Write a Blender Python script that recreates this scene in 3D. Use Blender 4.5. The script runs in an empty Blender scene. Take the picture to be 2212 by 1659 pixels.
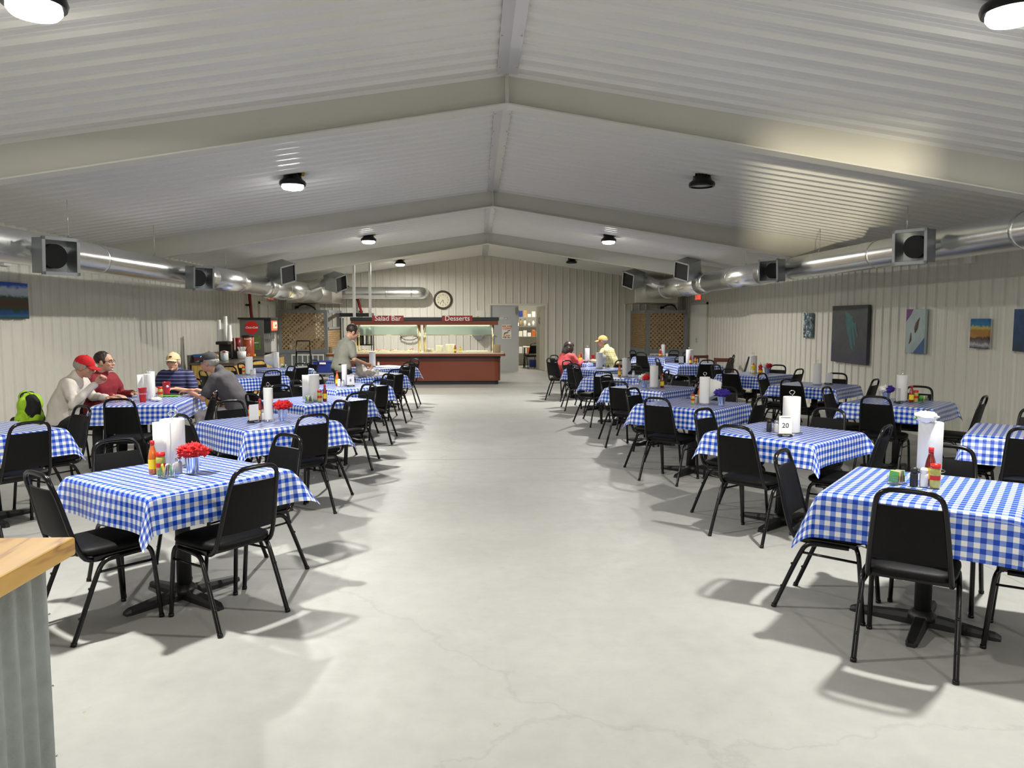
import bpy, bmesh, math, random
from mathutils import Vector, Matrix, Euler, noise
random.seed(7)
C = bpy.context.scene.collection
PI = math.pi
# ---------------------------------------------------------------- camera, world, lights
cd = bpy.data.cameras.new('camera'); cam = bpy.data.objects.new('camera', cd); C.objects.link(cam)
cd.sensor_width = 36; cd.lens = 1640 / 2212 * 36; cd.clip_start = .05; cd.clip_end = 100
cam.location = (0, 0, 1.64); cam.rotation_euler = (math.radians(90 - 4.793), 0, math.radians(-2.644))
bpy.context.scene.camera = cam
w = bpy.data.worlds.new('world'); bpy.context.scene.world = w; w.use_nodes = True
w.node_tree.nodes['Background'].inputs[0].default_value = (.55, .6, .7, 1)
w.node_tree.nodes['Background'].inputs[1].default_value = .05
sc = bpy.context.scene
sc.view_settings.view_transform = 'Standard'; sc.view_settings.look = 'None'
sc.view_settings.gamma = 1; sc.view_settings.use_curve_mapping = False
sc.view_settings.exposure = -0.76
LAMP_W = 270.0
LAMPS = [(-2.25, 4.13, 1), (2.80, 3.98, 1), (-2.18, 9.30, 1), (2.70, 9.15, 0), (-2.18, 15.65, 1), (2.68, 15.5, 1),
         (-2.18, 22.0, 1), (2.66, 21.4, 0), (-2.2, -2.2, 1), (2.75, -2.2, 1)]
XL, XR, YB, YE = -5.83, 6.35, -7.0, 24.5
XC, ZR, ZE = .26, 3.73, 2.84           # ridge x, ridge height, eave height
def roof(x):
    return ZR - (ZR - ZE) * (abs(x - XC) / (6.09))
# ---------------------------------------------------------------- helpers
class MB:
    def __init__(s): s.v = []; s.f = []; s.m = []; s.uv = None; s.sm = []
    def add(s, vs, fs, mi=0, smooth=False):
        o = len(s.v); s.v += [tuple(p) for p in vs]
        for f in fs: s.f.append(tuple(i + o for i in f)); s.m.append(mi); s.sm.append(smooth)
        return s
    def box(s, c, d, rot=None, mi=0):
        M = Matrix.Translation(c) @ (Euler(rot).to_matrix().to_4x4() if rot else Matrix())
        vs = [M @ Vector((x * d[0] / 2, y * d[1] / 2, z * d[2] / 2)) for x in (-1, 1) for y in (-1, 1) for z in (-1, 1)]
        return s.add(vs, [(0, 1, 3, 2), (4, 6, 7, 5), (0, 4, 5, 1), (2, 3, 7, 6), (0, 2, 6, 4), (1, 5, 7, 3)], mi)
    def bb(s, x0, x1, y0, y1, z0, z1, mi=0):
        return s.box(((x0 + x1) / 2, (y0 + y1) / 2, (z0 + z1) / 2), (abs(x1 - x0), abs(y1 - y0), abs(z1 - z0)), None, mi)
    def quad(s, a, b, c, d, mi=0): return s.add([a, b, c, d], [(0, 1, 2, 3)], mi)
    def prism(s, poly, y0, y1, mi=0, axis='y'):
        n = len(poly)
        def P(p, t): return {'y': (p[0], t, p[1]), 'x': (t, p[0], p[1]), 'z': (p[0], p[1], t)}[axis]
        vs = [P(p, y0) for p in poly] + [P(p, y1) for p in poly]
        fs = [tuple(range(n))[::-1], tuple(range(n, 2 * n))] + [(i, (i + 1) % n, n + (i + 1) % n, n + i) for i in range(n)]
        return s.add(vs, fs, mi)
    def lathe(s, prof, o=(0, 0, 0), n=20, mi=0, M=None, smooth=True, cap=True):
        o = Vector(o); vs = []; fs = []
        for r, z in prof:
            for i in range(n):
                a = 2 * PI * i / n; p = Vector((r * math.cos(a), r * math.sin(a), z))
                vs.append((M @ p if M else p) + o)
        for j in range(len(prof) - 1):
            for i in range(n):
                k = (i + 1) % n; fs.append((j * n + i, j * n + k, (j + 1) * n + k, (j + 1) * n + i))
        s.add(vs, fs, mi, smooth)
        ln = len(s.v) - len(vs)
        if cap and prof[0][0] > 1e-5: s.f.append(tuple(ln + i for i in range(n))[::-1]); s.m.append(mi); s.sm.append(False)
        if cap and prof[-1][0] > 1e-5: s.f.append(tuple(ln + (len(prof) - 1) * n + i for i in range(n))); s.m.append(mi); s.sm.append(False)
        return s
    def tube(s, path, r, n=8, mi=0, closed=False, cap=True):
        P = [Vector(p) for p in path]; L = len(P); R = r if isinstance(r, (list, tuple)) else [r] * L
        T = []
        for i in range(L):
            a = P[(i - 1) % L] if (closed or i > 0) else P[i]; b = P[(i + 1) % L] if (closed or i < L - 1) else P[i]
            t = (b - a); T.append(t.normalized() if t.length > 1e-9 else Vector((0, 0, 1)))
        N = T[0].orthogonal().normalized(); vs = []
        for i in range(L):
            N = (N - T[i] * N.dot(T[i])); N = N.normalized() if N.length > 1e-6 else T[i].orthogonal().normalized()
            B = T[i].cross(N)
            for k in range(n):
                a = 2 * PI * k / n; vs.append(P[i] + (N * math.cos(a) + B * math.sin(a)) * R[i])
        fs = []
        for i in range(L if closed else L - 1):
            j = (i + 1) % L
            for k in range(n):
                q = (k + 1) % n; fs.append((i * n + k, i * n + q, j * n + q, j * n + k))
        s.add(vs, fs, mi, True)
        if cap and not closed:
            o = len(s.v) - len(vs)
            s.f.append(tuple(o + k for k in range(n))[::-1]); s.f.append(tuple(o + (L - 1) * n + k for k in range(n)))
            s.m += [mi, mi]; s.sm += [False, False]
        return s
    def cyl(s, a, b, r, r2=None, n=16, mi=0): return s.tube([a, b], [r, r if r2 is None else r2], n, mi)
    def ell(s, c, r, mi=0, n=12, m=8, M=None):
        vs = []; fs = []
        for j in range(1, m):
            t = PI * j / m
            for i in range(n):
                a = 2 * PI * i / n; p = Vector((r[0] * math.sin(t) * math.cos(a), r[1] * math.sin(t) * math.sin(a), r[2] * math.cos(t)))
                vs.append((M @ p if M else p) + Vector(c))
        for j in range(m - 2):
            for i in range(n):
                k = (i + 1) % n; fs.append((j * n + i, (j + 1) * n + i, (j + 1) * n + k, j * n + k))
        t = Vector((0, 0, r[2])); vs += [(M @ t if M else t) + Vector(c), (M @ -t if M else -t) + Vector(c)]
        a = len(vs) - 2
        for i in range(n):
            k = (i + 1) % n; fs.append((a, i, k)); fs.append((a + 1, (m - 2) * n + k, (m - 2) * n + i))
        return s.add(vs, fs, mi, True)
    def build(s, name, mats, parent=None, loc=None, rz=0, bevel=0, seg=2, uv=None, fix=True, sharp=None):
        me = bpy.data.meshes.new(name); me.from_pydata(s.v, [], s.f)
        if not isinstance(mats, (list, tuple)): mats = [mats]
        for m in mats: me.materials.append(m)
        me.polygons.foreach_set('material_index', s.m); me.polygons.foreach_set('use_smooth', s.sm)
        if uv:
            l = me.uv_layers.new(name='UVMap'); d = l.data
            for lp in me.loops: d[lp.index].uv = uv[lp.vertex_index]
        if fix:
            bm = bmesh.new(); bm.from_mesh(me); bmesh.ops.recalc_face_normals(bm, faces=bm.faces); bm.to_mesh(me); bm.free()
        if sharp: me.set_sharp_from_angle(angle=sharp)
        o = bpy.data.objects.new(name, me); C.objects.link(o)
        if parent: o.parent = parent
        if loc: o.location = loc
        o.rotation_euler.z = rz
        if bevel:
            b = o.modifiers.new('bevel', 'BEVEL'); b.width = bevel; b.segments = seg; b.limit_method = 'ANGLE'; b.angle_limit = .6
        return o
def tag(o, label, cat, group=None, kind=None):
    o['label'] = label; o['category'] = cat
    if group: o['group'] = group
    if kind: o['kind'] = kind
    return o
def struct(o): o['kind'] = 'structure'; return o
def thing(name, label, cat, loc=(0, 0, 0), rz=0, group=None):
    o = bpy.data.objects.new(name, None); C.objects.link(o); o.location = loc; o.rotation_euler.z = rz
    o.empty_display_size = .1
    return tag(o, label, cat, group)
def dup(root, loc, rz, label, group=None, scale=None):
    r = root.copy(); C.objects.link(r); r.location = loc; r.rotation_euler.z = rz; r['label'] = label
    if group: r['group'] = group
    if scale: r.scale = scale
    for ch in list(root.children):
        c = ch.copy(); C.objects.link(c); c.parent = r
        for g in list(ch.children):
            d = g.copy(); C.objects.link(d); d.parent = c
    return r
_used = set()
def first(root, loc, rz, label, group=None, scale=None):
    """place the prototype itself the first time, a copy after that"""
    if root.name not in _used:
        _used.add(root.name); root.location = loc; root.rotation_euler.z = rz; root['label'] = label
        if group: root['group'] = group
        if scale: root.scale = scale
        return root
    return dup(root, loc, rz, label, group, scale)
def rr(w, d, r, n=5):
    out = []
    for cx, cy, a0 in ((w / 2 - r, d / 2 - r, 0), (-w / 2 + r, d / 2 - r, 90), (-w / 2 + r, -d / 2 + r, 180), (w / 2 - r, -d / 2 + r, 270)):
        for i in range(n + 1):
            a = math.radians(a0 + 90 * i / n); out.append((cx + r * math.cos(a), cy + r * math.sin(a)))
    return out
def smooth_path(P, it=2):
    P = [Vector(p) for p in P]
    for _ in range(it):
        Q = [P[0]]
        for a, b in zip(P, P[1:]): Q += [a * .75 + b * .25, a * .25 + b * .75]
        Q.append(P[-1]); P = Q
    return P
# ---------------------------------------------------------------- materials
def nt(m): return m.node_tree.nodes, m.node_tree.links
def mat(name, col, rough=.5, metal=0, noise_amt=0, nscale=8, bump=0, bscale=60, spec=.5, emit=None, es=0, trans=0, alpha=None, coat=0):
    m = bpy.data.materials.new(name); m.use_nodes = True; N, L = nt(m); b = N['Principled BSDF']
    b.inputs['Base Color'].default_value = (*col, 1); b.inputs['Roughness'].default_value = rough; b.inputs['Metallic'].default_value = metal
    b.inputs['Specular IOR Level'].default_value = spec
    if coat: b.inputs['Coat Weight'].default_value = coat; b.inputs['Coat Roughness'].default_value = .1
    if emit: b.inputs['Emission Color'].default_value = (*emit, 1); b.inputs['Emission Strength'].default_value = es
    if trans: b.inputs['Transmission Weight'].default_value = trans
    if alpha is not None: b.inputs['Alpha'].default_value = alpha
    tc = N.new('ShaderNodeTexCoord')
    if noise_amt or bump:
        nz = N.new('ShaderNodeTexNoise'); nz.inputs['Scale'].default_value = nscale; nz.inputs['Detail'].default_value = 5
        L.new(tc.outputs['Object'], nz.inputs['Vector'])
    if noise_amt:
        r = N.new('ShaderNodeMapRange'); r.inputs[3].default_value = 1 - noise_amt; r.inputs[4].default_value = 1 + noise_amt
        L.new(nz.outputs['Fac'], r.inputs[0])
        mx = N.new('ShaderNodeMix'); mx.data_type = 'RGBA'; mx.blend_type = 'MULTIPLY'; mx.inputs[0].default_value = 1
        mx.inputs[6].default_value = (*col, 1); L.new(r.outputs[0], mx.inputs[7]); L.new(mx.outputs[2], b.inputs['Base Color'])
    if bump:
        n2 = N.new('ShaderNodeTexNoise'); n2.inputs['Scale'].default_value = bscale; L.new(tc.outputs['Object'], n2.inputs['Vector'])
        bp = N.new('ShaderNodeBump'); bp.inputs['Strength'].default_value = bump; bp.inputs['Distance'].default_value = .01
        L.new(n2.outputs['Fac'], bp.inputs['Height']); L.new(bp.outputs[0], b.inputs['Normal'])
    return m
def ramp(N, stops, interp='LINEAR'):
    r = N.new('ShaderNodeValToRGB'); r.color_ramp.interpolation = interp; e = r.color_ramp.elements
    e[0].position, e[0].color = stops[0][0], (*stops[0][1], 1); e[1].position, e[1].color = stops[-1][0], (*stops[-1][1], 1)
    for p, c in stops[1:-1]: k = e.new(p); k.color = (*c, 1)
    return r
def floor_mat():
    m = bpy.data.materials.new('painted_concrete'); m.use_nodes = True; N, L = nt(m); b = N['Principled BSDF']
    tc = N.new('ShaderNodeTexCoord')
    def nz(s, d=6, ro=.6, dist=0):
        n = N.new('ShaderNodeTexNoise'); n.inputs['Scale'].default_value = s; n.inputs['Detail'].default_value = d
        n.inputs['Roughness'].default_value = ro; n.inputs['Distortion'].default_value = dist; L.new(tc.outputs['Object'], n.inputs['Vector']); return n
    a = nz(.8, 6); r1 = ramp(N, [(.3, (.352, .352, .336)), (.7, (.412, .412, .395))]); L.new(a.outputs['Fac'], r1.inputs[0])
    # worn tan patches
    b1 = nz(2.7, 9, .72, .5); r2 = ramp(N, [(.665, (0, 0, 0)), (.685, (1, 1, 1))]); L.new(b1.outputs['Fac'], r2.inputs[0])
    mx = N.new('ShaderNodeMix'); mx.data_type = 'RGBA'; L.new(r2.outputs[0], mx.inputs[0]); L.new(r1.outputs[0], mx.inputs[6]); mx.inputs[7].default_value = (.36, .31, .22, 1)
    # hairline cracks
    vo = N.new('ShaderNodeTexVoronoi'); vo.feature = 'DISTANCE_TO_EDGE'; vo.inputs['Scale'].default_value = .22
    wn = nz(2.5, 5); mv = N.new('ShaderNodeVectorMath'); mv.operation = 'MULTIPLY_ADD'; mv.inputs[1].default_value = (.5, .5, .5)
    L.new(wn.outputs['Color'], mv.inputs[0]); L.new(tc.outputs['Object'], mv.inputs[2]); L.new(mv.outputs[0], vo.inputs['Vector'])
    r3 = ramp(N, [(0, (.9, .9, .9)), (.0005, (1, 1, 1))]); L.new(vo.outputs['Distance'], r3.inputs[0])
    m2 = N.new('ShaderNodeMix'); m2.data_type = 'RGBA'; m2.blend_type = 'MULTIPLY'; m2.inputs[0].default_value = 1
    L.new(mx.outputs[2], m2.inputs[6]); L.new(r3.outputs[0], m2.inputs[7])
    s = nz(9, 6, .7); r4 = ramp(N, [(.25, (.93, .93, .93)), (.6, (1.03, 1.03, 1.03))]); L.new(s.outputs['Fac'], r4.inputs[0])
    m3 = N.new('ShaderNodeMix'); m3.data_type = 'RGBA'; m3.blend_type = 'MULTIPLY'; m3.inputs[0].default_value = 1
    L.new(m2.outputs[2], m3.inputs[6]); L.new(r4.outputs[0], m3.inputs[7]); L.new(m3.outputs[2], b.inputs['Base Color'])
    r5 = ramp(N, [(.3, (.42, .42, .42)), (.7, (.62, .62, .62))]); L.new(b1.outputs['Fac'], r5.inputs[0]); L.new(r5.outputs[0], b.inputs['Roughness'])
    bp = N.new('ShaderNodeBump'); bp.inputs['Strength'].default_value = .12; bp.inputs['Distance'].default_value = .01; L.new(s.outputs['Fac'], bp.inputs['Height']); L.new(bp.outputs[0], b.inputs['Normal'])
    return m
def gingham():
    m = bpy.data.materials.new('blue_gingham_vinyl'); m.use_nodes = True; N, L = nt(m); b = N['Principled BSDF']
    uv = N.new('ShaderNodeUVMap'); uv.uv_map = 'UVMap'; sp = N.new('ShaderNodeSeparateXYZ'); L.new(uv.outputs[0], sp.inputs[0])
    def band(o):
        q = N.new('ShaderNodeMath'); q.operation = 'MULTIPLY'; q.inputs[1].default_value = 1 / .0508; L.new(o, q.inputs[0])
        f = N.new('ShaderNodeMath'); f.operation = 'FRACT'; L.new(q.outputs[0], f.inputs[0])
        g = N.new('ShaderNodeMath'); g.operation = 'LESS_THAN'; g.inputs[1].default_value = .5; L.new(f.outputs[0], g.inputs[0]); return g
    a, c = band(sp.outputs[0]), band(sp.outputs[1])
    ad = N.new('ShaderNodeMath'); ad.operation = 'ADD'; L.new(a.outputs[0], ad.inputs[0]); L.new(c.outputs[0], ad.inputs[1])
    h = N.new('ShaderNodeMath'); h.operation = 'MULTIPLY'; h.inputs[1].default_value = .5; L.new(ad.outputs[0], h.inputs[0])
    r = ramp(N, [(0, (.80, .80, .80)), (.3, (.18, .28, .66)), (.8, (.005, .048, .46))], 'CONSTANT'); L.new(h.outputs[0], r.inputs[0])
    ge = N.new('ShaderNodeNewGeometry'); mx = N.new('ShaderNodeMix'); mx.data_type = 'RGBA'
    L.new(ge.outputs['Backfacing'], mx.inputs[0]); L.new(r.outputs[0], mx.inputs[6]); mx.inputs[7].default_value = (.75, .75, .74, 1)
    L.new(mx.outputs[2], b.inputs['Base Color']); b.inputs['Roughness'].default_value = .22; b.inputs['Specular IOR Level'].default_value = .55
    return m
def wood(name, c1, c2, scale=3, stretch=(1, 8, 8), rough=.35):
    m = bpy.data.materials.new(name); m.use_nodes = True; N, L = nt(m); b = N['Principled BSDF']
    tc = N.new('ShaderNodeTexCoord'); mp = N.new('ShaderNodeMapping'); mp.inputs['Scale'].default_value = stretch; L.new(tc.outputs['Object'], mp.inputs[0])
    n = N.new('ShaderNodeTexNoise'); n.inputs['Scale'].default_value = scale; n.inputs['Detail'].default_value = 3; n.inputs['Distortion'].default_value = 1.2; L.new(mp.outputs[0], n.inputs['Vector'])
    wv = N.new('ShaderNodeMath'); wv.operation = 'MULTIPLY'; wv.inputs[1].default_value = 9; L.new(n.outputs['Fac'], wv.inputs[0])
    sn = N.new('ShaderNodeMath'); sn.operation = 'PINGPONG'; sn.inputs[1].default_value = 1; L.new(wv.outputs[0], sn.inputs[0])
    r = ramp(N, [(0, c2), (.35, c1), (1, tuple(min(1, k * 1.12) for k in c1))]); L.new(sn.outputs[0], r.inputs[0]); L.new(r.outputs[0], b.inputs['Base Color'])
    b.inputs['Roughness'].default_value = rough; b.inputs['Coat Weight'].default_value = .3
    return m
M_floor = floor_mat(); M_ging = gingham()
M_wall = mat('cream_wall_panel', (.66, .645, .57), .42, noise_amt=.03, nscale=1.5)
M_ceil = mat('white_roof_panel', (.70, .70, .675), .28, noise_amt=.03, nscale=.8, spec=.6)
M_frame = mat('primed_steel_frame', (.63, .62, .565), .5, noise_amt=.04, nscale=2)
M_blk = mat('black_frame_paint', (.004, .004, .005), .22, spec=.35)
M_vin = mat('black_vinyl', (.0045, .0045, .005), .5, bump=.12, bscale=260, spec=.14)
M_cast = mat('black_cast_iron', (.009, .009, .010), .5)
M_galv = mat('galvanised_duct', (.72, .73, .72), .27, 1, noise_amt=.10, nscale=6)
M_galvd = mat('galvanised_box', (.42, .44, .45), .42, 1, noise_amt=.1, nscale=9)
M_galvp = mat('bright_galvanised_sheet', (.60, .58, .52), .30, 1, noise_amt=.12, nscale=3)
M_dark = mat('dark_interior', (.008, .008, .008), .7)
M_wht = mat('white_paint', (.78, .78, .75), .45)
M_paper = mat('white_paper', (.72, .72, .70), .9, bump=.10, bscale=90)
M_paperc = mat('cream_paper', (.78, .73, .64), .9, bump=.25, bscale=90)
M_red = mat('red_plastic', (.55, .012, .01), .35)
M_glass = mat('clear_glass', (.9, .95, .93), .05, trans=1, spec=.5)
M_tglass = mat('green_tinted_glass', (.72, .90, .80), .12, trans=.85, spec=.6)
M_chrome = mat('chrome', (.75, .75, .75), .15, 1)
M_grey = mat('grey_paint', (.20, .22, .23), .55, noise_amt=.05)
M_doorg = mat('grey_door_paint', (.43, .44, .43), .45)
M_pine = wood('varnished_pine', (.56, .32, .065), (.36, .16, .025), .9, (5, 1.4, 5))
M_pinev = wood('yellow_pine_panel', (.60, .38, .09), (.40, .22, .04), 1.3, (5, 5, .9))
M_lat = wood('lattice_wood', (.42, .27, .12), (.28, .17, .07), 6, (2, 2, 2), .7)
M_maroon = mat('maroon_laminate', (.175, .038, .015), .28, noise_amt=.05, coat=.3)
M_navy = mat('dark_green_trim', (.012, .022, .024), .3)
M_bartop = mat('stainless_counter', (.66, .62, .52), .3, .6)
M_brass = mat('brass_tube', (.75, .66, .45), .25, 1)
M_blue = mat('blue_bin_plastic', (.012, .03, .22), .4)
M_tin = mat('tin_pail', (.55, .62, .75), .22, .9)
M_maroonp = mat('dark_red_plastic', (.22, .006, .01), .3)
M_hot = mat('orange_hot_sauce', (.55, .13, .02), .15, coat=.5)
M_hotd = mat('dark_red_sauce', (.20, .01, .008), .2, coat=.5)
M_yel = mat('yellow_label', (.85, .62, .02), .5)
M_pep = mat('pickled_peppers', (.42, .40, .08), .3, noise_amt=.5, nscale=60, coat=.6)
M_grn = mat('green_wrapper', (.10, .42, .10), .5)
M_flr = mat('red_petal', (.62, .008, .012), .7); M_flb = mat('violet_blue_petal', (.03, .012, .25), .7); M_flw = mat('white_petal', (.85, .84, .80), .7)
M_leaf = mat('leaf_green', (.10, .22, .05), .6)
M_amber = mat('pink_brown_packets', (.45, .25, .2), .6, noise_amt=.6, nscale=70)
# ---------------------------------------------------------------- room shell
PITCH = .2286
def ribs(a, b, depth=.022, pitch=PITCH, rw=1):
    """profile points (t, height) from a to b: flat pans with one raised rib and two faint stiffeners per pitch"""
    pts = [(a, 0)]; t = math.ceil((a + .05) / pitch) * pitch
    while t < b - .05:
        pts += [(t - .026 * rw, 0), (t - .012 * rw, depth), (t + .012 * rw, depth), (t + .026 * rw, 0)]
        if t + pitch < b - .05: pts += [(t + .078, 0), (t + .083, .0025), (t + .095, .0025), (t + .100, 0), (t + .138, 0), (t + .143, .0025), (t + .155, .0025), (t + .160, 0)]
        t += pitch
    pts.append((b, 0)); return pts
f = MB(); f.bb(XL - .3, XR + .3, YB, YE + 4.2, -.1, 0); struct(f.build('floor', M_floor))
# saw-cut joints in the slab, slightly darker grooves set in the floor surface
M_joint = mat('joint_sealant', (.30, .30, .28), .8)
j = MB()
for y in (8.9, 16.5): j.bb(XL, XR, y - .004, y + .004, -.002, .0012)
for x in (-3.0, 3.4): j.bb(x - .003, x + .003, YB, YE, -.002, .0012)
struct(j.build('trim_1', M_joint))
for nm, sx, xw in (('wall_left', 1, XL), ('wall_right', -1, XR)):
    p = ribs(YB, YE); m = MB(); vs = []
    for t, h in p: vs += [(xw + sx * h, t, 0), (xw + sx * h, t, ZE + .01)]
    m.add(vs, [(2 * i, 2 * i + 2, 2 * i + 3, 2 * i + 1) for i in range(len(p) - 1)])
    m.bb(xw - sx * .02, xw - sx * .12, YB, YE, 0, ZE)
    struct(m.build(nm, M_wall, fix=False))
DX0, DX1, DZ = .42, 2.22, 2.12
p = ribs(XL, XR); q = []
for a, b in zip(p, p[1:]):
    q.append(a)
    for dx in (DX0, DX1, XC):
        if a[0] < dx < b[0]: q.append((dx, a[1] + (b[1] - a[1]) * (dx - a[0]) / (b[0] - a[0])))
q.append(p[-1]); m = MB()
for a, b in zip(q, q[1:]):
    mid = (a[0] + b[0]) / 2; z0 = DZ if DX0 < mid < DX1 else 0
    m.quad((a[0], YE - a[1], z0), (b[0], YE - b[1], z0), (b[0], YE - b[1], roof(b[0]) + .01), (a[0], YE - a[1], roof(a[0]) + .01))
m.bb(XL, DX0, YE + .02, YE + .12, 0, ZE); m.bb(DX1, XR, YE + .02, YE + .12, 0, ZE); m.bb(DX0, DX1, YE + .02, YE + .12, DZ, ZE)
m.prism([(XL, ZE), (XR, ZE), (XC, ZR)], YE + .02, YE + .12)
struct(m.build('wall_end', M_wall, fix=False))
WX0, WX1, WZ0, WZ1 = -2.50, -1.70, .40, .97       # low opening added to the unseen rear wall to shape the spot beam
m = MB(); m.prism([(XL, WZ1), (XR, WZ1), (XR, ZE), (XC, ZR), (XL, ZE)], YB - .1, YB); m.bb(XL, WX0, YB - .1, YB, 0, WZ1); m.bb(WX1, XR, YB - .1, YB, 0, WZ1); m.bb(WX0, WX1, YB - .1, YB, 0, WZ0); struct(m.build('wall_rear', M_wall))
l = bpy.data.lights.new('added_patch_spot', 'SPOT'); l.energy = 60000; l.spot_size = math.radians(9); l.spot_blend = .1; l.shadow_soft_size = .25; l.color = (1, .90, .66)  # added spot outside the opening, throws a light patch on the right ceiling
lo = bpy.data.objects.new('added_patch_spot', l); C.objects.link(lo); lo.location = (-7.9, -22, -1.5); lo.rotation_euler = (Vector((-2.1, -7, .70)) - lo.location).to_track_quat('-Z', 'Y').to_euler()
m = MB(); pr = ribs(YB, YE, .028, rw=1.5)
for sx, xe in ((-1, XL), (1, XR)):
    vs = []
    for t, h in pr: vs += [(XC, t, ZR - h), (xe, t, ZE - h)]
    m.add(vs, [(2 * i, 2 * i + 1, 2 * i + 3, 2 * i + 2) for i in range(len(pr) - 1)])
m.prism([(XL - .12, ZE + .005), (XC, ZR + .02), (XR + .12, ZE + .005), (XR + .12, ZE + .2), (XC, ZR + .2), (XL - .12, ZE + .2)], YB - .1, YE + .12)
struct(m.build('ceiling', M_ceil, fix=False))
# rigid steel frames
def dep(x): return .27 + .012 * abs(x - XC)
for k, y in enumerate((.4, 6.62, 12.35, 18.25)):
    m = MB(); xs = [XL + .02, XL / 2, XC, (XC + XR) / 2, XR - .02]
    poly = [(x, roof(x) - .012) for x in xs] + [(x, roof(x) - dep(x)) for x in xs[::-1]]
    m.prism(poly, y - .005, y + .005)
    for a, b in zip(xs, xs[1:]):
        za, zb = roof(a) - dep(a), roof(b) - dep(b)
        for ya, yb in ((y - .085, y + .085),):
            m.add([(a, ya, za), (b, ya, zb), (b, yb, zb), (a, yb, za), (a, ya, za - .012), (b, ya, zb - .012), (b, yb, zb - .012), (a, yb, za - .012)],
                  [(0, 1, 2, 3), (7, 6, 5, 4), (0, 4, 5, 1), (1, 5, 6, 2), (2, 6, 7, 3), (3, 7, 4, 0)])
    for s in (-1, 1): m.bb(XC + s * .001, XC + s * .012, y - .08, y + .08, roof(XC) - .28, roof(XC) - .03)
    struct(m.build('trim_%d' % (k + 2), M_frame))
m = MB()
for a, b in ((.5, 6.5), (6.72, 12.25), (12.45, 18.15), (18.35, 24.45)):
    m.add([(XC - .085, a, ZR - .055), (XC, a, ZR - .044), (XC + .085, a, ZR - .055), (XC - .085, b, ZR - .055), (XC, b, ZR - .044), (XC + .085, b, ZR - .055),
           (XC - .085, a, ZR - .03), (XC + .085, a, ZR - .03), (XC - .085, b, ZR - .03), (XC + .085, b, ZR - .03)],
          [(0, 1, 4, 3), (1, 2, 5, 4), (0, 3, 8, 6), (2, 7, 9, 5)])
    y = a + .3
    while y < b:
        for s in (-1, 1): m.ell((XC + s * .07, y, ZR - .058), (.008, .008, .005), 0, 8, 4)
        y += .69
struct(m.build('trim_6', mat('ridge_flashing', (.60, .60, .63), .25, .3)))
m = MB()
for a, b, z0, z1 in ((DX0 - .05, DX0 + .02, 0, DZ), (DX1 - .02, DX1 + .05, 0, DZ), (DX0 - .05, DX1 + .05, DZ, DZ + .06)): m.bb(a, b, YE - .04, YE + .14, z0, z1)
struct(m.build('trim_7', M_wall, bevel=.004))
for k, (x, s) in enumerate(((XL + .03, 1), (XR - .03, -1))):
    m = MB(); m.bb(x - .028, x + .028, YB, YE, 0, .06); struct(m.build('baseboard_' + ('left', 'right')[k], M_wall))
# store room behind the double door
m = MB(); m.bb(-1, 4, YE + 4, YE + 4.1, 0, 2.7); m.bb(-1.1, -1, YE + .12, YE + 4.1, 0, 2.7); m.bb(4, 4.1, YE + .12, YE + 4.1, 0, 2.7); m.bb(-1, 4, YE + .12, YE + 4.1, 2.7, 2.8)
struct(m.build('wall_storeroom', M_wall))
# doors
def text(s, size, m, name, parent, loc, rot=(PI / 2, 0, 0), ext=.002, shear=0, ax='CENTER', bold=0, sp=1):
    cu = bpy.data.curves.new('t', 'FONT'); cu.body = s; cu.size = size; cu.extrude = ext; cu.shear = shear; cu.offset = bold
    cu.align_x = ax; cu.align_y = 'CENTER'; cu.space_line = .85; cu.space_character = sp; cu.resolution_u = 3
    t = bpy.data.objects.new('t', cu); C.objects.link(t)
    me = bpy.data.meshes.new_from_object(t.evaluated_get(bpy.context.evaluated_depsgraph_get())); me.name = name
    bpy.data.objects.remove(t); bpy.data.curves.remove(cu); me.materials.clear(); me.materials.append(m)
    o = bpy.data.objects.new(name, me); C.objects.link(o); o.location = loc; o.rotation_euler = rot
    if parent: o.parent = parent
    return o
M_txtk = mat('black_ink', (.01, .01, .01), .6); M_txtw = mat('white_ink', (.85, .85, .83), .5); M_txto = mat('orange_red_ink', (.65, .10, .02), .6); M_txtr = mat('red_ink', (.6, .02, .02), .6)
d = bpy.data.objects.new('door_1', None); C.objects.link(d); d.location = (DX0 + .02, YE + .02, 0); struct(d)
m = MB(); m.bb(.01, .9, 0, .045, .015, DZ - .01); m.build('door_leaf', M_doorg, d, bevel=.003)
m = MB(); m.bb(.80, .87, -.05, 0, 1.86, 2.06); m.tube([(.835, -.03, 2.05), (.835, -.03, 1.8)], .01); m.build('door_bolt', M_grey, d)
m = MB(); m.bb(.0, .21, 0, .006, 0, .07); o = m.build('door_plate', M_paper, None, (DX0 + .33, YE + .006, 1.68)); tag(o, 'small white plate reading OFFICE on closed grey door leaf', 'sign')
o['label'] = 'small white name plate on the closed grey door, above the poster'
text('EMPLOYEES\nONLY', .022, M_txtk, 'lettering', o, (.14, -.003, .035)); text('NO', .035, M_txto, 'lettering', o, (.045, -.003, .035))
m = MB(); m.bb(0, .30, 0, .004, 0, .46); o = m.build('door_poster', mat('ivory_card', (.78, .75, .66), .7), None, (DX0 + .39, YE + .010, 1.04)); tag(o, 'ivory poster about clean hands taped on the grey door leaf', 'poster')
text('WE ARE\nCLEAN', .085, M_txto, 'lettering', o, (.15, -.004, .37), bold=.002); text('& SAFE', .07, M_txto, 'lettering', o, (.15, -.004, .11), bold=.001); text('FOR ALL', .065, M_txtk, 'lettering', o, (.15, -.004, .05), bold=.001)
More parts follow.
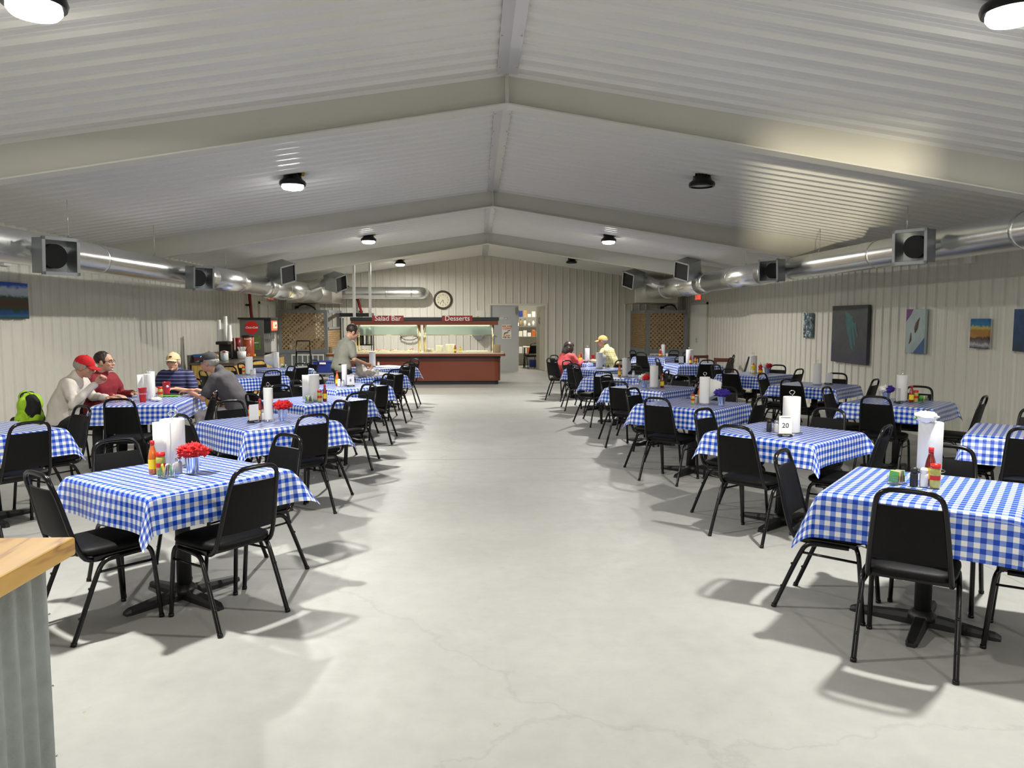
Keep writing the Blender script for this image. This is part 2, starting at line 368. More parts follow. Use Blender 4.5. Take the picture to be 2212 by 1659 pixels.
m = MB(); m.tube([(.06, -.004, .15), (.10, -.004, .20), (.16, -.004, .20), (.21, -.004, .225)], [.012, .016, .012, .006], 6); m.tube([(.16, -.004, .25), (.20, -.004, .265), (.25, -.004, .27), (.25, -.004, .30)], [.006, .01, .01, .006], 6); m.build('hands_drawing', M_txtk, o)
d = bpy.data.objects.new('door_2', None); C.objects.link(d); d.location = (DX1 - .02, YE + .07, 0); d.rotation_euler.z = math.radians(103); struct(d)
m = MB(); m.bb(0, .86, -.022, .022, .015, DZ - .01); m.build('door_leaf', mat('tan_door_paint', (.40, .37, .31), .5), d, bevel=.003)
m = MB(); m.tube([(.50, .03, 1.75), (.50, .05, 1.68), (.50, .05, 1.58), (.50, .03, 1.53)], .012); m.build('door_handle', M_grey, d)
for nm, xw, sx in (('door_3', XR, -1), ('door_4', XL, 1)):
    d = bpy.data.objects.new(nm, None); C.objects.link(d); d.location = (xw + sx * .03, 21.45, 0); struct(d)
    m = MB(); m.bb(-.02, .02, -.80, -.74, 0, 2.14); m.bb(-.02, .02, .74, .80, 0, 2.14); m.bb(-.02, .02, -.8, .8, 2.08, 2.16); m.build('door_frame', M_wall, d)
    for a, b in ((-.735, -.006), (.006, .735)):
        m = MB(); m.bb(-.018, .012, a, b, .02, 2.08); l = m.build('door_leaf', M_wht, d, bevel=.003)
    m = MB(); m.bb(-.002 + sx * .012, .004 + sx * .012, -.006, .006, .03, 2.07); m.build('astragal', M_dark, d)
    m = MB(); x = sx * .03; m.bb(x - .01, x + .01, .03, .07, 1.0, 1.14); m.cyl((x - .02, .05, 1.1), (x + .03 * sx, .05, 1.1), .022); m.tube([(x + .03 * sx, .05, 1.04), (x + .03 * sx, -.08, 1.04)], .01); m.build('door_handle', M_chrome, d)
# exit signs
M_exit = mat('red_lit_panel', (.8, .05, .03), .4, emit=(1, .10, .06), es=1.6)
for xw, sx, lb in ((XR, -1, 'glowing red EXIT sign above the white door on the right wall'), (XL, 1, 'glowing red EXIT sign above the drink machine on the left wall')):
    t = thing('exit_sign', lb, 'exit sign', (xw + sx * .025, 21.75 if sx > 0 else 21.5, 2.22))
    m = MB(); m.bb(0, sx * .06, -.17, .17, 0, .19); m.build('housing', M_wht, t, bevel=.006)
    m = MB(); m.bb(sx * .058, sx * .066, -.15, .15, .015, .175); m.bb(0, sx * .058, -.178, -.17, .01, .18); m.build('lit_face', M_exit, t)
    text('EXIT', .15, M_txtw, 'lettering', t, (sx * .069, 0, .095), (PI / 2, 0, PI / 2 * sx), bold=.002)
# ---------------------------------------------------------------- high bay lamps
M_lens = mat('lit_lens', (1, 1, 1), .4, emit=(1, .97, .90), es=60); M_off = mat('unlit_lens', (.5, .5, .5), .3)
M_yt = mat('yellow_tag', (.45, .30, .03), .5)
names = ['nearest on the left, cut by the top left corner', 'nearest on the right, cut by the top right corner', 'in the second bay left of the ridge', 'in the second bay right of the ridge',
         'in the third bay left of the ridge', 'in the third bay right of the ridge', 'near the end wall left of the ridge', 'near the end wall right of the ridge', 'behind the camera on the left', 'behind the camera on the right']
for k, (x, y, on) in enumerate(LAMPS):
    zt = roof(x) - .02; zb = 3.25
    t = thing('high_bay_lamp', ('lit ' if on else 'unlit ') + 'black round ceiling lamp ' + names[k], 'ceiling lamp', (x, y, zb), 0, 'high bay lamps')
    m = MB(); m.lathe([(.045, .235), (.07, .225), (.085, .20), (.09, .12), (.10, .10), (.115, .06), (.150, .035), (.158, .01), (.150, -.015), (.128, -.018), (.128, .0)], n=28); 
    for i in range(14):
        a = i * PI / 7; m.box((.09 * math.cos(a), .09 * math.sin(a), .155), (.03, .006, .11), (0, 0, a))
    m.build('lamp_housing', M_blk, t, sharp=.7)
    m = MB(); m.lathe([(.127, -.008), (.128, -.035), (.11, -.058), (.06, -.068), (0.0001, -.070)] if on else [(.127, -.004), (.0001, -.008)], n=28); m.build('lens', M_lens if on else M_off, t)
    m = MB(); m.tube(smooth_path([(0, 0, .2), (-.03, 0, .235), (0, 0, .27), (0, 0, zt - zb)]), .008, 6); m.build('hanger_hook', M_blk, t)
    m = MB(); m.tube(smooth_path([(-.03, 0, .2), (-.10, 0, .19), (-.15, .01, .14), (-.12, .02, .15), (-.04, .01, .22), (.04, 0, .22), (.09, 0, .17), (.11, 0, .12)], 3), .006, 6); m.build('cable', M_blk, t)
    m = MB(); m.box((.125, 0, .13), (.035, .012, .07), (0, .15, 0)); m.build('tag', M_yt, t, bevel=.004)
    if on:
        l = bpy.data.lights.new('high_bay_light', 'AREA'); l.shape = 'DISK'; l.size = .17; l.energy = LAMP_W; l.color = (1, .965, .90)
        lo = bpy.data.objects.new('high_bay_light', l); C.objects.link(lo); lo.parent = t; lo.location = (0, 0, -.078)
l = bpy.data.lights.new('storeroom_light', 'AREA'); l.shape = 'RECTANGLE'; l.size = 1.2; l.size_y = .3; l.energy = 110; l.color = (1, .93, .78)
lo = bpy.data.objects.new('storeroom_light', l); C.objects.link(lo); lo.location = (1.8, YE + 1.7, 2.66)
# ---------------------------------------------------------------- ducts
def box_outlet(parent, c, n, roll, s=.43, d=.36, stub=None):
    far = s > .38
    n = Vector(n).normalized(); up = Vector((0, 0, 1)); r = up.cross(n).normalized(); u = n.cross(r)
    R = Matrix((r, u, n)).transposed().to_4x4() @ Matrix.Rotation(roll, 4, 'Z'); M = Matrix.Translation(c) @ R
    m = MB(); h = s / 2; t = .012
    def B(x0, x1, y0, y1, z0, z1):
        vs = [M @ Vector((x, y, z)) for x in (x0, x1) for y in (y0, y1) for z in (z0, z1)]
        m.add(vs, [(0, 1, 3, 2), (4, 6, 7, 5), (0, 4, 5, 1), (2, 3, 7, 6), (0, 2, 6, 4), (1, 5, 7, 3)])
    for s_ in (-1, 1):
        B(s_ * h, s_ * (h - t), -h, h, -d / 2, d / 2); B(-h + t, h - t, s_ * h, s_ * (h - t), -d / 2, d / 2)
        B(s_ * (h + .012), s_ * (h - .02), -h - .012, h + .012, d / 2 - .012, d / 2 + .008); B(-h - .012, h + .012, s_ * (h + .012), s_ * (h - .02), d / 2 - .012, d / 2 + .008)
    B(-h + t, h - t, -h + t, h - t, -d / 2, -d / 2 + t)
    o = m.build('outlet_box', M_galvd, parent)
    m2 = MB(); c0 = M @ Vector((0, 0, -d / 2 + .015)); c1 = M @ Vector((0, 0, -d / 2 + .10)); m2.tube([c0, c1], h * (.70 if s < .38 else 1.0), 24); m2 = m2 if not far else MB()
    if far: B2 = [M @ Vector((x * (h - t - .002), y * (h - t - .002), d / 2 - .03)) for x, y in ((-1, -1), (1, -1), (1, 1), (-1, 1))]; m2.quad(*B2)  # far boxes: flat dark square across the mouth stands in for the dark interior
    m2.build('damper_dark_fill', M_dark, o)
    if stub:
        m3 = MB(); b0 = M @ Vector((0, 0, -d / 2)); P = smooth_path([stub, (Vector(stub) + b0) / 2 + Vector((0, 0, -.02)), b0 - n * .12, b0 + n * .01], 2)
        m3.tube(P, s * .31, 20)
        for q in (P[len(P) // 3], P[2 * len(P) // 3]): m3.tube([q - n * .012, q + n * .012], s * .325, 20)
        m3.build('takeoff_elbow', M_galv, o)
def duct(side):
    sx = side; L = 'left' if sx < 0 else 'right'; s = -sx
    ax = (-4.60, 5.10)[sx > 0]; az = (2.375, 2.475)[sx > 0]; r1, r2, r3 = .175, .205, .25
    t = thing('round_duct', 'shiny galvanised round air duct along the %s wall with square outlet boxes' % L, 'air duct', (0, 0, 0))
    m = MB(); m.tube([(ax, y, az) for y in (-5, 2, 5, 8, 11, 13.0)], r1, 32)
    m.tube([(ax, 13.0, az), (ax, 13.4, az)], [r1, r2], 32); m.tube([(ax, 13.4, az), (ax, 16.6, az)], r2, 32)
    m.tube([(ax, 16.6, az), (ax, 17.1, az)], [r2, r3], 32); m.tube([(ax, 17.1, az), (ax, 21.82, az + .02)], r3, 32)
    m.build('duct_pipe', M_galv, t)
    for y, r in ((1.7, r1), (4.4, r1), (6.9, r1), (9.5, r1), (12.1, r1), (14.9, r2), (18.3, r3), (20.2, r3)):
        m = MB(); m.tube([(ax, y - .018, az), (ax, y + .018, az)], r + .005, 32); m.build('seam_collar', M_galv, t)
    x0, x1 = ((-5.35, -4.08), (4.55, 5.8))[sx > 0]
    m = MB(); m.bb(x0, x1, 21.8, 23.4, 2.14, 2.76); m.build('plenum_box', M_galvp, t, bevel=.01)
    for y in (2.7, 6.4, 8.9, 11.2, 14.3, 17.8, 20.6):
        r = r1 if y < 13.2 else (r2 if y < 16.8 else r3)
        m = MB(); m.tube([(ax, y, az + r - .01), (ax, y, roof(ax) - .02)], .004, 5); m.tube([(ax - .02, y, az + r), (ax, y, az + r + .05), (ax + .02, y, az + r)], .004, 5); m.build('hanger_rod', M_chrome, t)
    yo = (0, .18)[sx > 0]
    for y in (7.9 + yo, 11.87 + yo): box_outlet(t, (ax + s * .38, y, az - (.045, .095)[sx < 0]), (s * .84, -.54, -.05), 0, s=.350, d=.20, stub=(ax, y + .42, az))
    box_outlet(t, (ax + s * .42, 16.65 + yo, az + .30), (s * .80, -.55, -.28), s * .28, s=.39, d=.42, stub=(ax, 17.2 + yo, az + .08))
    box_outlet(t, (ax + s * .78, 20.9, az + .30), (s * .80, -.52, -.22), s * .32, s=.41, d=.44, stub=(ax + s * .05, 20.3, az + .05))
duct(-1); duct(1)
t = thing('round_duct', 'short round galvanised duct across the end wall ending in an elbow', 'air duct')
m = MB(); P = smooth_path([(-4.3, 23.95, 2.49), (-2.6, 23.95, 2.49), (-1.95, 23.95, 2.49), (-1.74, 23.95, 2.49), (-1.70, 24.15, 2.49), (-1.70, 24.47, 2.49)], 2); m.tube(P, .185, 28); m.build('duct_pipe', M_galv, t)
for x in (-2.8, -2.02): m = MB(); m.tube([(x - .02, 23.95, 2.49), (x + .02, 23.95, 2.49)], .19, 28); m.build('seam_collar', M_galv, t)
# ---------------------------------------------------------------- lattice enclosures and air handlers
def lattice(mb, w_, h_, M, pitch=.088, sw=.030):
    for sgn, off in ((1, 0), (-1, .008)):
        k = -h_ - w_
        while k < w_ + h_:
            pts = []
            # line y = sgn*(x) + c
            for (px, py) in ((0, None), (w_, None), (None, 0), (None, h_)):
                if px is not None: y = sgn * px + k; p = (px, y)
                else: x = (py - k) / sgn; p = (x, py)
                if -1e-6 <= p[0] <= w_ + 1e-6 and -1e-6 <= p[1] <= h_ + 1e-6: pts.append(p)
            if len(pts) >= 2:
                a, b = min(pts), max(pts); L_ = math.hypot(b[0] - a[0], b[1] - a[1])
                if L_ > .03:
                    an = math.atan2(b[1] - a[1], b[0] - a[0]); cx, cy = (a[0] + b[0]) / 2, (a[1] + b[1]) / 2
                    R = Matrix.Translation((cx, off, cy)) @ Matrix.Rotation(-an, 4, 'Y')
                    vs = [M @ (R @ Vector((x * L_ / 2, y * .0035, z * sw / 2))) for x in (-1, 1) for y in (-1, 1) for z in (-1, 1)]
                    mb.add(vs, [(0, 1, 3, 2), (4, 6, 7, 5), (0, 4, 5, 1), (2, 3, 7, 6), (0, 2, 6, 4), (1, 5, 7, 3)])
            k += pitch * math.sqrt(2)
for sx, x0, x1, L in ((1, 5.0, 6.22, 'right'), (-1, -4.32, -5.72, 'left')):
    y0 = 22.3; y1 = YE - .04; t = thing('lattice_enclosure', 'grey framed wooden lattice enclosure in the far %s corner' % L, 'enclosure', (0, 0, 0))
    m = MB(); g = .09; a, b = min(x0, x1), max(x0, x1)
    for x in (a + g / 2, b - g / 2): m.bb(x - g / 2, x + g / 2, y0 - .03, y0 + .03, 0, 1.94)
    m.bb(a + g, b - g, y0 - .03, y0 + .03, 1.86, 1.94); m.bb(a + g, b - g, y0 - .03, y0 + .03, .70, .79)
    m.bb(x0 - .03, x0 + .03, y1 - g, y1, 0, 1.94); m.bb(x0 - .03, x0 + .03, y0 + .05, y1 - g, 1.86, 1.94); m.bb(x0 - .03, x0 + .03, y0 + .05, y1 - g, .70, .79)
    if sx < 0: m.bb(x0 - .03, x0 + .03, y0 + .05, y1 - g, 1.38, 1.44)
    m.build('post_frame', M_grey, t)
    m = MB(); m.bb(a + g, b - g, y0 - .01, y0 + .01, .05, .70); m.bb(x0 - .01, x0 + .01, y0 + .05, y1 - g, .05, .70); m.build('lower_panel', M_grey, t)
    m = MB(); lattice(m, b - a - 2 * g + .02, 1.08, Matrix.Translation((a + g - .01, y0 - .02, .785))); m.build('lattice_panel', M_lat, t)
    m = MB(); lattice(m, y1 - y0 - g, .6 if sx < 0 else 1.08, Matrix.Translation((x0 - .01, y0 + .02, .785)) @ Matrix.Rotation(PI / 2, 4, 'Z')); m.build('lattice_panel', M_lat, t)
    m = MB(); vx0, vx1 = (a + .12, a + .95) if sx > 0 else (b - 1.05, b - .12)
    m.bb(vx0, vx1, y0 - .045, y0 - .012, .62, .66); m.bb(vx0, vx1, y0 - .045, y0 - .012, .28, .32); n = 6
    for i in range(n + 1): x = vx0 + (vx1 - vx0 - .03) * i / n; m.bb(x, x + .03, y0 - .045, y0 - .012, .32, .62)
    m.build('return_grille', M_wht, t); 
    t = thing('air_handler', 'beige air handler cabinet behind the %s lattice' % L, 'air handler', (0, 0, 0))
    c0, c1 = ((5.42, 5.98), (-5.45, -4.75))[sx < 0]
    m = MB(); m.bb(c0, c1, 22.75, 23.4, .05, 2.13); m.build('cabinet', mat('beige_cabinet', (.42, .40, .35), .5), t, bevel=.01)
    m = MB(); m.bb(c0 + .10, c0 + .21, 22.735, 22.75, 1.99, 2.06); m.build('breaker', M_dark, t)
    m = MB(); m.bb(c0 + .30, c0 + .41, 22.74, 22.75, 2.04, 2.11); m.build('sticker', M_paper, t)
    m = MB(); m.tube(smooth_path([(c0 + .1, 22.72, 1.98), (c0 + .3, 22.70, 2.11), (c0 + .5, 22.70, 2.10), (c1 + .03, 22.7, 1.98), (c1 + .05, 22.7, 1.7)], 3), .018, 8); m.build('black_hose', M_blk, t)
# ---------------------------------------------------------------- clock
t = thing('wall_clock', 'round dark framed wall clock above the dessert sign', 'clock', (-1.08, YE - .03, 2.29))
M_ = Matrix.Rotation(PI / 2, 4, 'X')
m = MB(); m.lathe([(.215, .0), (.295, 0), (.30, .022), (.27, .034), (.242, .026), (.234, .012), (.215, 0)], n=48, M=M_, cap=False); m.build('clock_rim', mat('dark_bronze', (.04, .028, .012), .4), t)
m = MB(); m.lathe([(.236, .013), (.0001, .013)], n=48, M=M_, cap=False, smooth=False); m.build('clock_face', mat('cream_face', (.72, .68, .52), .6), t)
for h in range(1, 13):
    a = PI / 2 - h * PI / 6; text(str(h), .065, M_txtk, 'numeral', t, (.165 * math.cos(a), -.016, .165 * math.sin(a)), ext=.001)
for L_, a, r in ((.15, math.radians(270 - 38), .004), (.11, math.radians(270 + 14), .006)):
    m = MB(); m.tube([(0, -.02, 0), (L_ * math.cos(a), -.02, L_ * math.sin(a))], r, 6); m.build('clock_hand', M_txtk, t)
# ---------------------------------------------------------------- chair prototype (sitter faces +y, origin on the floor under the seat)
def make_chair():
    t = thing('banquet_chair', 'x', 'chair')
    s = MB(); n = 32; top = []; 
    def ring(sx, sy, z, yo=0):
        out = []
        for i in range(n):
            a = 2 * PI * i / n; c, q = math.cos(a), math.sin(a); e = .42
            x = sx * abs(c) ** e * (1 if c > 0 else -1); y = sy * abs(q) ** e * (1 if q > 0 else -1)
            x *= 1 + .05 * (y / sy); out.append((x, y + yo, z))
        return out
    rings = [ring(.175, .175, .425), ring(.196, .195, .428), ring(.203, .203, .440), ring(.201, .201, .456), ring(.180, .180, .468), ring(.12, .12, .476), ring(.05, .05, .478)]
    vs = [p for r in rings for p in r]; fs = [(j * n + i, j * n + (i + 1) % n, (j + 1) * n + (i + 1) % n, (j + 1) * n + i) for j in range(len(rings) - 1) for i in range(n)]
    s.add(vs, fs, 0, True); s.f += [tuple(range(n))[::-1], tuple((len(rings) - 1) * n + i for i in range(n))]; s.m += [0, 0]; s.sm += [True, True]
    s.build('seat', M_vin, t)
    # back pad: slightly curved panel following the hoop
    def hoop(z):   # centre line y and half width at height z
        k = (z - .45) / .42; return -.205 - .105 * k, .174 - .040 * k
    b = MB(); rows = 8; cols = 8; V = []
    for side, th in ((0, .013), (1, -.013)):
        for r in range(rows + 1):
            z = .515 + .275 * r / rows; y, hw = hoop(z); hw -= .006
            for c in range(cols + 1):
                u = -1 + 2 * c / cols; ed = max(abs(u), abs(2 * r / rows - 1)); k = 1 if ed < .99 else .55
                V.append((hw * u, y + th * k - .012 * (1 - u * u), z))
    W = cols + 1; H = rows + 1; F = []
    for side in (0, 1):
        o = side * W * H
        for r in range(rows):
            for c in range(cols):
                q = (o + r * W + c, o + r * W + c + 1, o + (r + 1) * W + c + 1, o + (r + 1) * W + c); F.append(q if side else q[::-1])
    per = [c for c in range(W)] + [r * W + cols for r in range(1, H)] + [(H - 1) * W + c for c in range(cols - 1, -1, -1)] + [r * W for r in range(H - 2, 0, -1)]
    for i in range(len(per)):
        a, d = per[i], per[(i + 1) % len(per)]; F.append((a, d, d + W * H, a + W * H))
    b.add(V, F, 0, True); b.build('backrest', M_vin, t, sharp=.9)
    P = [(-.165, .03, .405), (-.176, -.10, .402), (-.177, -.165, .410), (-.175, -.197, .45)]
    for z in (.55, .65, .74): y, hw = hoop(z); P.append((-hw - .002, y, z))
    P += [(-.140, -.301, .81), (-.126, -.309, .845), (-.094, -.313, .864), (-.05, -.315, .870)]
    P = P + [(-x, y, z) for x, y, z in P[::-1]]
    h = MB(); h.tube(smooth_path(P, 1), .0128, 8); h.build('back_frame', M_blk, t)
    for sx in (-1, 1):
        m = MB(); m.tube(smooth_path([(sx * .13, .135, .413), (sx * .18, .15, .411), (sx * .194, .165, .39), (sx * .198, .175, .34), (sx * .204, .205, .0)], 2), .0128, 8); m.tube([(sx * .204, .204, .018), (sx * .204, .205, 0)], .0150, 8); m.build('leg', M_blk, t)
        m = MB(); m.tube(smooth_path([(sx * .196, .12, .404), (sx * .203, -.03, .404), (sx * .205, -.095, .398), (sx * .207, -.13, .35), (sx * .214, -.27, .0)], 2), .0128, 8); m.tube([(sx * .2135, -.264, .018), (sx * .214, -.27, 0)], .0150, 8)
        for z, y in ((.27, -.162), (.13, -.217)): m.ell((sx * .209, y - .013, z), (.008, .008, .008), 0, 8, 5)
        m.build('leg', M_blk, t)
        m = MB(); m.tube([(sx * .200, .178, .335), (sx * .207, -.135, .345)], .007, 6); m.build('stretcher', M_blk, t)
    m = MB(); m.bb(-.19, .19, .135, .155, .400, .425); m.bb(-.19, .19, -.14, -.12, .400, .425); m.bb(-.195, -.175, -.14, .155, .405, .425); m.bb(.175, .195, -.14, .155, .405, .425); m.build('seat_frame', M_blk, t)
    return t
chair0 = make_chair()
# ---------------------------------------------------------------- table prototypes
def make_table(w_=.86, d_=.86, name='pedestal_table'):
    t = thing(name, 'x', 'table')
    m = MB(); m.prism(rr(w_, d_, .03), .715, .745, axis='z'); m.build('tabletop', M_cast, t, bevel=.004)
    for py in ((0,) if d_ < 1 else (-.3, .3)):
        m = MB(); m.cyl((0, py, .04), (0, py, .70), .042, n=20); m.lathe([(.075, .035), (.07, .06), (.045, .085)], (0, py, 0), 20); m.lathe([(.05, .68), (.12, .70), (.12, .715)], (0, py, 0), 20); m.build('column', M_cast, t)
        for k in range(4):
            a = k * PI / 2; m = MB(); R = Matrix.Rotation(a, 3, 'Z')
            pr = [(.03, .062, .034), (.12, .056, .034), (.25, .042, .030), (.335, .034, .028), (.362, .022, .018)]
            vs = []; n = 8
            for (r, h, hw) in pr:
                for (yy, zz) in ((-hw, 0), (hw, 0), (hw, h * .55), (hw * .7, h), (-hw * .7, h), (-hw, h * .55)): vs.append(R @ Vector((r, yy, zz)) + Vector((0, py, 0)))
            fs = [(j * 6 + i, j * 6 + (i + 1) % 6, (j + 1) * 6 + (i + 1) % 6, (j + 1) * 6 + i) for j in range(len(pr) - 1) for i in range(6)] + [tuple(range(6)), tuple(24 + i for i in range(6))]
            m.add(vs, fs, 0, False); m.build('base_foot', M_cast, t)
    return t
table0 = make_table(); table1 = make_table(.80, 1.24)
def make_cloth(hx, hy, drop, seed, tilts):
    """square vinyl cloth draped over a table: vertical hems and folded corner points"""
    rnd = random.Random(seed); N1 = 16; Z = .752
    def axis(h):
        a = [-(h + drop * (1 - i / 6)) for i in range(6)]; b = [-h + 2 * h * i / N1 for i in range(N1 + 1)]; return a + b + [-x for x in a[::-1]]
    U, Vv = axis(hx), axis(hy); ph = [rnd.uniform(0, 6) for _ in range(4)]; am = [rnd.uniform(.004, .014) for _ in range(4)]; fl = [rnd.uniform(.04, .16) for _ in range(4)]
    vs = []; uv = []; fo = [rnd.random() * .05 for _ in range(2)]
    for i, u in enumerate(U):
        for jj, v in enumerate(Vv):
            a = abs(u) - hx; b = abs(v) - hy; su = 1 if u > 0 else -1; sv = 1 if v > 0 else -1
            uv.append((u + fo[0] + 5, v + fo[1] + 5)); e = .012
            if a <= 1e-6 and b <= 1e-6: vs.append((u, v, Z)); continue
            ci = (0 if su > 0 else 1) + (0 if sv > 0 else 2)
            if a > 1e-6 and b <= 1e-6:
                k = 0 if su > 0 else 1; q = 1 - min(1, (hy - abs(v)) / .16); f_ = fl[k] + .10 * q
                x = hx + math.sin(f_) * a + .003 + am[k] * math.sin(v * 9 + ph[k]) * a / drop; vs.append((su * x, v, Z - a * math.cos(f_))); continue
            if b > 1e-6 and a <= 1e-6:
                k = 2 if sv > 0 else 3; q = 1 - min(1, (hx - abs(u)) / .16); f_ = fl[k] + .10 * q
                y = hy + math.sin(f_) * b + .003 + am[k] * math.sin(u * 9 + ph[k]) * b / drop; vs.append((u, sv * y, Z - b * math.cos(f_))); continue
            r = math.hypot(a, b); phi = math.atan2(b, a); s2 = math.sin(2 * phi); T = tilts[ci]
            ka, kb = fl[0 if su > 0 else 1] + .10, fl[2 if sv > 0 else 3] + .10
            base = ka * math.cos(phi) ** 2 + kb * math.sin(phi) ** 2; tau = base + (T - base) * s2 ** .65
            psi = phi
            vs.append((su * (hx + .003 + r * math.sin(tau) * math.cos(psi)), sv * (hy + .003 + r * math.sin(tau) * math.sin(psi)), Z - r * math.cos(tau)))
    nu, nv = len(U), len(Vv); fs = [(i * nv + j, (i + 1) * nv + j, (i + 1) * nv + j + 1, i * nv + j + 1) for i in range(nu - 1) for j in range(nv - 1)]
    m = MB(); m.add(vs, fs, 0, True); return m, uv
def cloth(name, loc, rz, label, hx=.45, hy=.45, drop=.215, seed=0, tilts=None):
    rnd = random.Random(seed + 99); tilts = tilts or [rnd.uniform(.22, .50) for _ in range(4)]
    m, uv = make_cloth(hx, hy, drop, seed, tilts); o = m.build(name, M_ging, None, loc, rz, uv=uv, fix=False)
    s = o.modifiers.new('sub', 'SUBSURF'); s.levels = 1; s.render_levels = 1
    return tag(o, label, 'tablecloth', 'blue gingham tablecloths')
# ---------------------------------------------------------------- tables, cloths, chairs
SIDE = ['near right', 'far right', 'far left', 'near left']
# key: x, y, rot, description, cloth drop, chairs {side: (distance, lateral, yaw)}
D = .44
TB = {
 'L1': (-1.74, 4.48, -38, 'the front left table with red carnations', .20, {0: (.42, -.01, 0), 1: (.49, .03, 0), 2: (.47, .0, -4), 3: (.45, -.03, 0)}),
 'L2': (-1.85, 6.78, -47, 'the second aisle table on the left', .215, {0: (.44, 0, 0), 1: (.45, 0, 0), 2: (D, 0, 0), 3: (D, 0, 0)}),
 'L3': (-1.82, 8.60, -43, 'the third aisle table on the left', .20, {0: (.45, 0, 0), 1: (.46, 0, 0), 2: (.40, 0, 0), 3: (.47, 0, 0)}),
 'L4': (-1.80, 10.40, -45, 'the left table with number card 8', .20, {0: (.46, 0, 0), 1: (.45, 0, 0), 2: (D, 0, 0), 3: (D, 0, 0)}),
 'L5': (-1.78, 12.50, -48, 'the left table the server is clearing', .21, {0: (.46, 0, 0), 1: (.45, 0, 0), 2: (D, 0, 0)}),
 'L6': (-1.78, 14.60, -46, 'the left table nearest the salad bar', .21, {0: (.46, 0, 0), 1: (.45, 0, 0), 2: (D, 0, 0)}),
 'L0': (-4.02, 6.30, -36, 'the table cut by the left edge', .22, {0: (.47, .02, 0), 1: (.50, 0, 0), 2: (D, 0, 0), 3: (D, 0, 0)}),
 'P1': (-3.66, 12.35, -47, 'the nearer table beside the pine counter', .20, {0: (.46, 0, 0), 1: (.45, 0, 0), 2: (D, 0, 0), 3: (D, 0, 0)}),
 'P2': (-3.68, 14.30, -45, 'the farther table beside the pine counter', .20, {0: (.45, 0, 0), 1: (.45, 0, 0), 2: (D, 0, 0), 3: (D, 0, 0)}),
 'NR': (2.40, 3.88, -39, 'the front right table with white flowers', .235, {3: (.42, 0, 4), 2: (.46, 0, 0), 0: (.50, .05, 0), 1: (.47, 0, 0)}),
 'T20': (2.46, 5.92, -49, 'the table with number card 20', .18, {3: (.46, 0, 0), 0: (.46, .0, 6), 1: (.50, 0, 0), 2: (D, 0, 0)}),
 'R3': (2.31, 8.00, -43, 'the table with violet flowers', .215, {3: (.46, 0, 0), 0: (.45, 0, 0), 1: (.50, 0, 0), 2: (D, 0, 0)}),
 'R4': (2.33, 10.0, -46, 'the fourth aisle table on the right', .20, {3: (.46, 0, 0), 0: (.45, 0, 0), 1: (D, 0, 0), 2: (D, 0, 0)}),
 'R5': (2.28, 12.0, -30, 'the fifth aisle table on the right', .21, {3: (.46, 0, 0), 0: (.45, 0, 0), 1: (D, 0, 0), 2: (D, 0, 0)}),
 'R6': (2.25, 13.95, -45, 'the sixth aisle table on the right', .21, {3: (.46, 0, 0), 0: (.45, 0, 0), 1: (D, 0, 0), 2: (D, 0, 0)}),
 'R7': (2.27, 16.12, -45, 'the table of the couple', .20, {1: (.5, 0, 0), 2: (.5, 0, 0)}),
 'FR': (4.43, 5.78, -39, 'the table cut by the right edge', .22, {3: (.47, 0, 0), 2: (.46, 0, 0), 1: (D, 0, 0), 0: (D, 0, 0)}),
 'R2': (4.58, 8.02, -45, 'the wall table with blue and white flowers', .17, {0: (.50, 0, 0), 1: (.50, 0, 0), 2: (.46, 0, 0), 3: (.46, 0, 0)}),
 'Q3': (4.66, 10.24, -46, 'the wall table under the largest painting', .15, {0: (.48, 0, 0), 1: (.50, 0, 0), 2: (.46, 0, 0), 3: (.48, 0, 0)}),
 'Q4': (4.60, 12.35, -50, 'the wall table with ketchup and mustard', .20, {0: (.46, 0, 0), 1: (.46, 0, 0), 2: (D, 0, 0), 3: (.46, 0, 0)}),
 'Q5': (4.41, 15.30, 3, 'the table before the right exit door', .20, {0: (.50, 0, 0), 1: (.46, 0, 0), 3: (.5, 0, 0), 2: (D, 0, 0)}),
 'Q6': (4.48, 18.60, -45, 'the farthest right table by the lattice', .20, {0: (.46, 0, 0), 1: (.46, 0, 0), 2: (D, 0, 0), 3: (.46, 0, 0)}),
}
def put_chair(x, y, rz, label): return first(chair0, (x, y, 0), rz, label, 'black banquet chairs in the dining hall')
for k, (key, (x, y, rot, desc, drop, ch)) in enumerate(TB.items()):
    r = math.radians(rot); short = desc
    first(table0, (x, y, 0), r, 'black pedestal table under the cloth, ' + short, 'pedestal tables')
    TL = {'L1': [.6, .4, .38, .40], 'NR': [.4, .4, .45, .42], 'T20': [.6, .5, .38, .4]}.get(key)
    cloth('tablecloth', (x, y, 0), r, 'blue and white checked cloth on ' + short, drop=drop, seed=k * 3 + 1, tilts=TL)
    for s, (d, lat, yaw) in ch.items():
        # side 0 normal is local +x, 1 is +y, 2 is -x, 3 is -y
        a = r + (0, PI / 2, PI, -PI / 2)[s]; nx, ny = math.cos(a), math.sin(a)
        put_chair(x + nx * d - ny * lat, y + ny * d + nx * lat, a + PI / 2 + math.radians(yaw), 'black chair on the %s side of %s' % (SIDE[s], short))
r4 = math.radians(8)
first(table1, (-3.68, 8.69, 0), r4, 'long black table under the cloth where four men sit', 'pedestal tables')
cloth('tablecloth', (-3.68, 8.69, 0), r4, 'long checked cloth on the table of the four men', .425, .64, .20, 77)
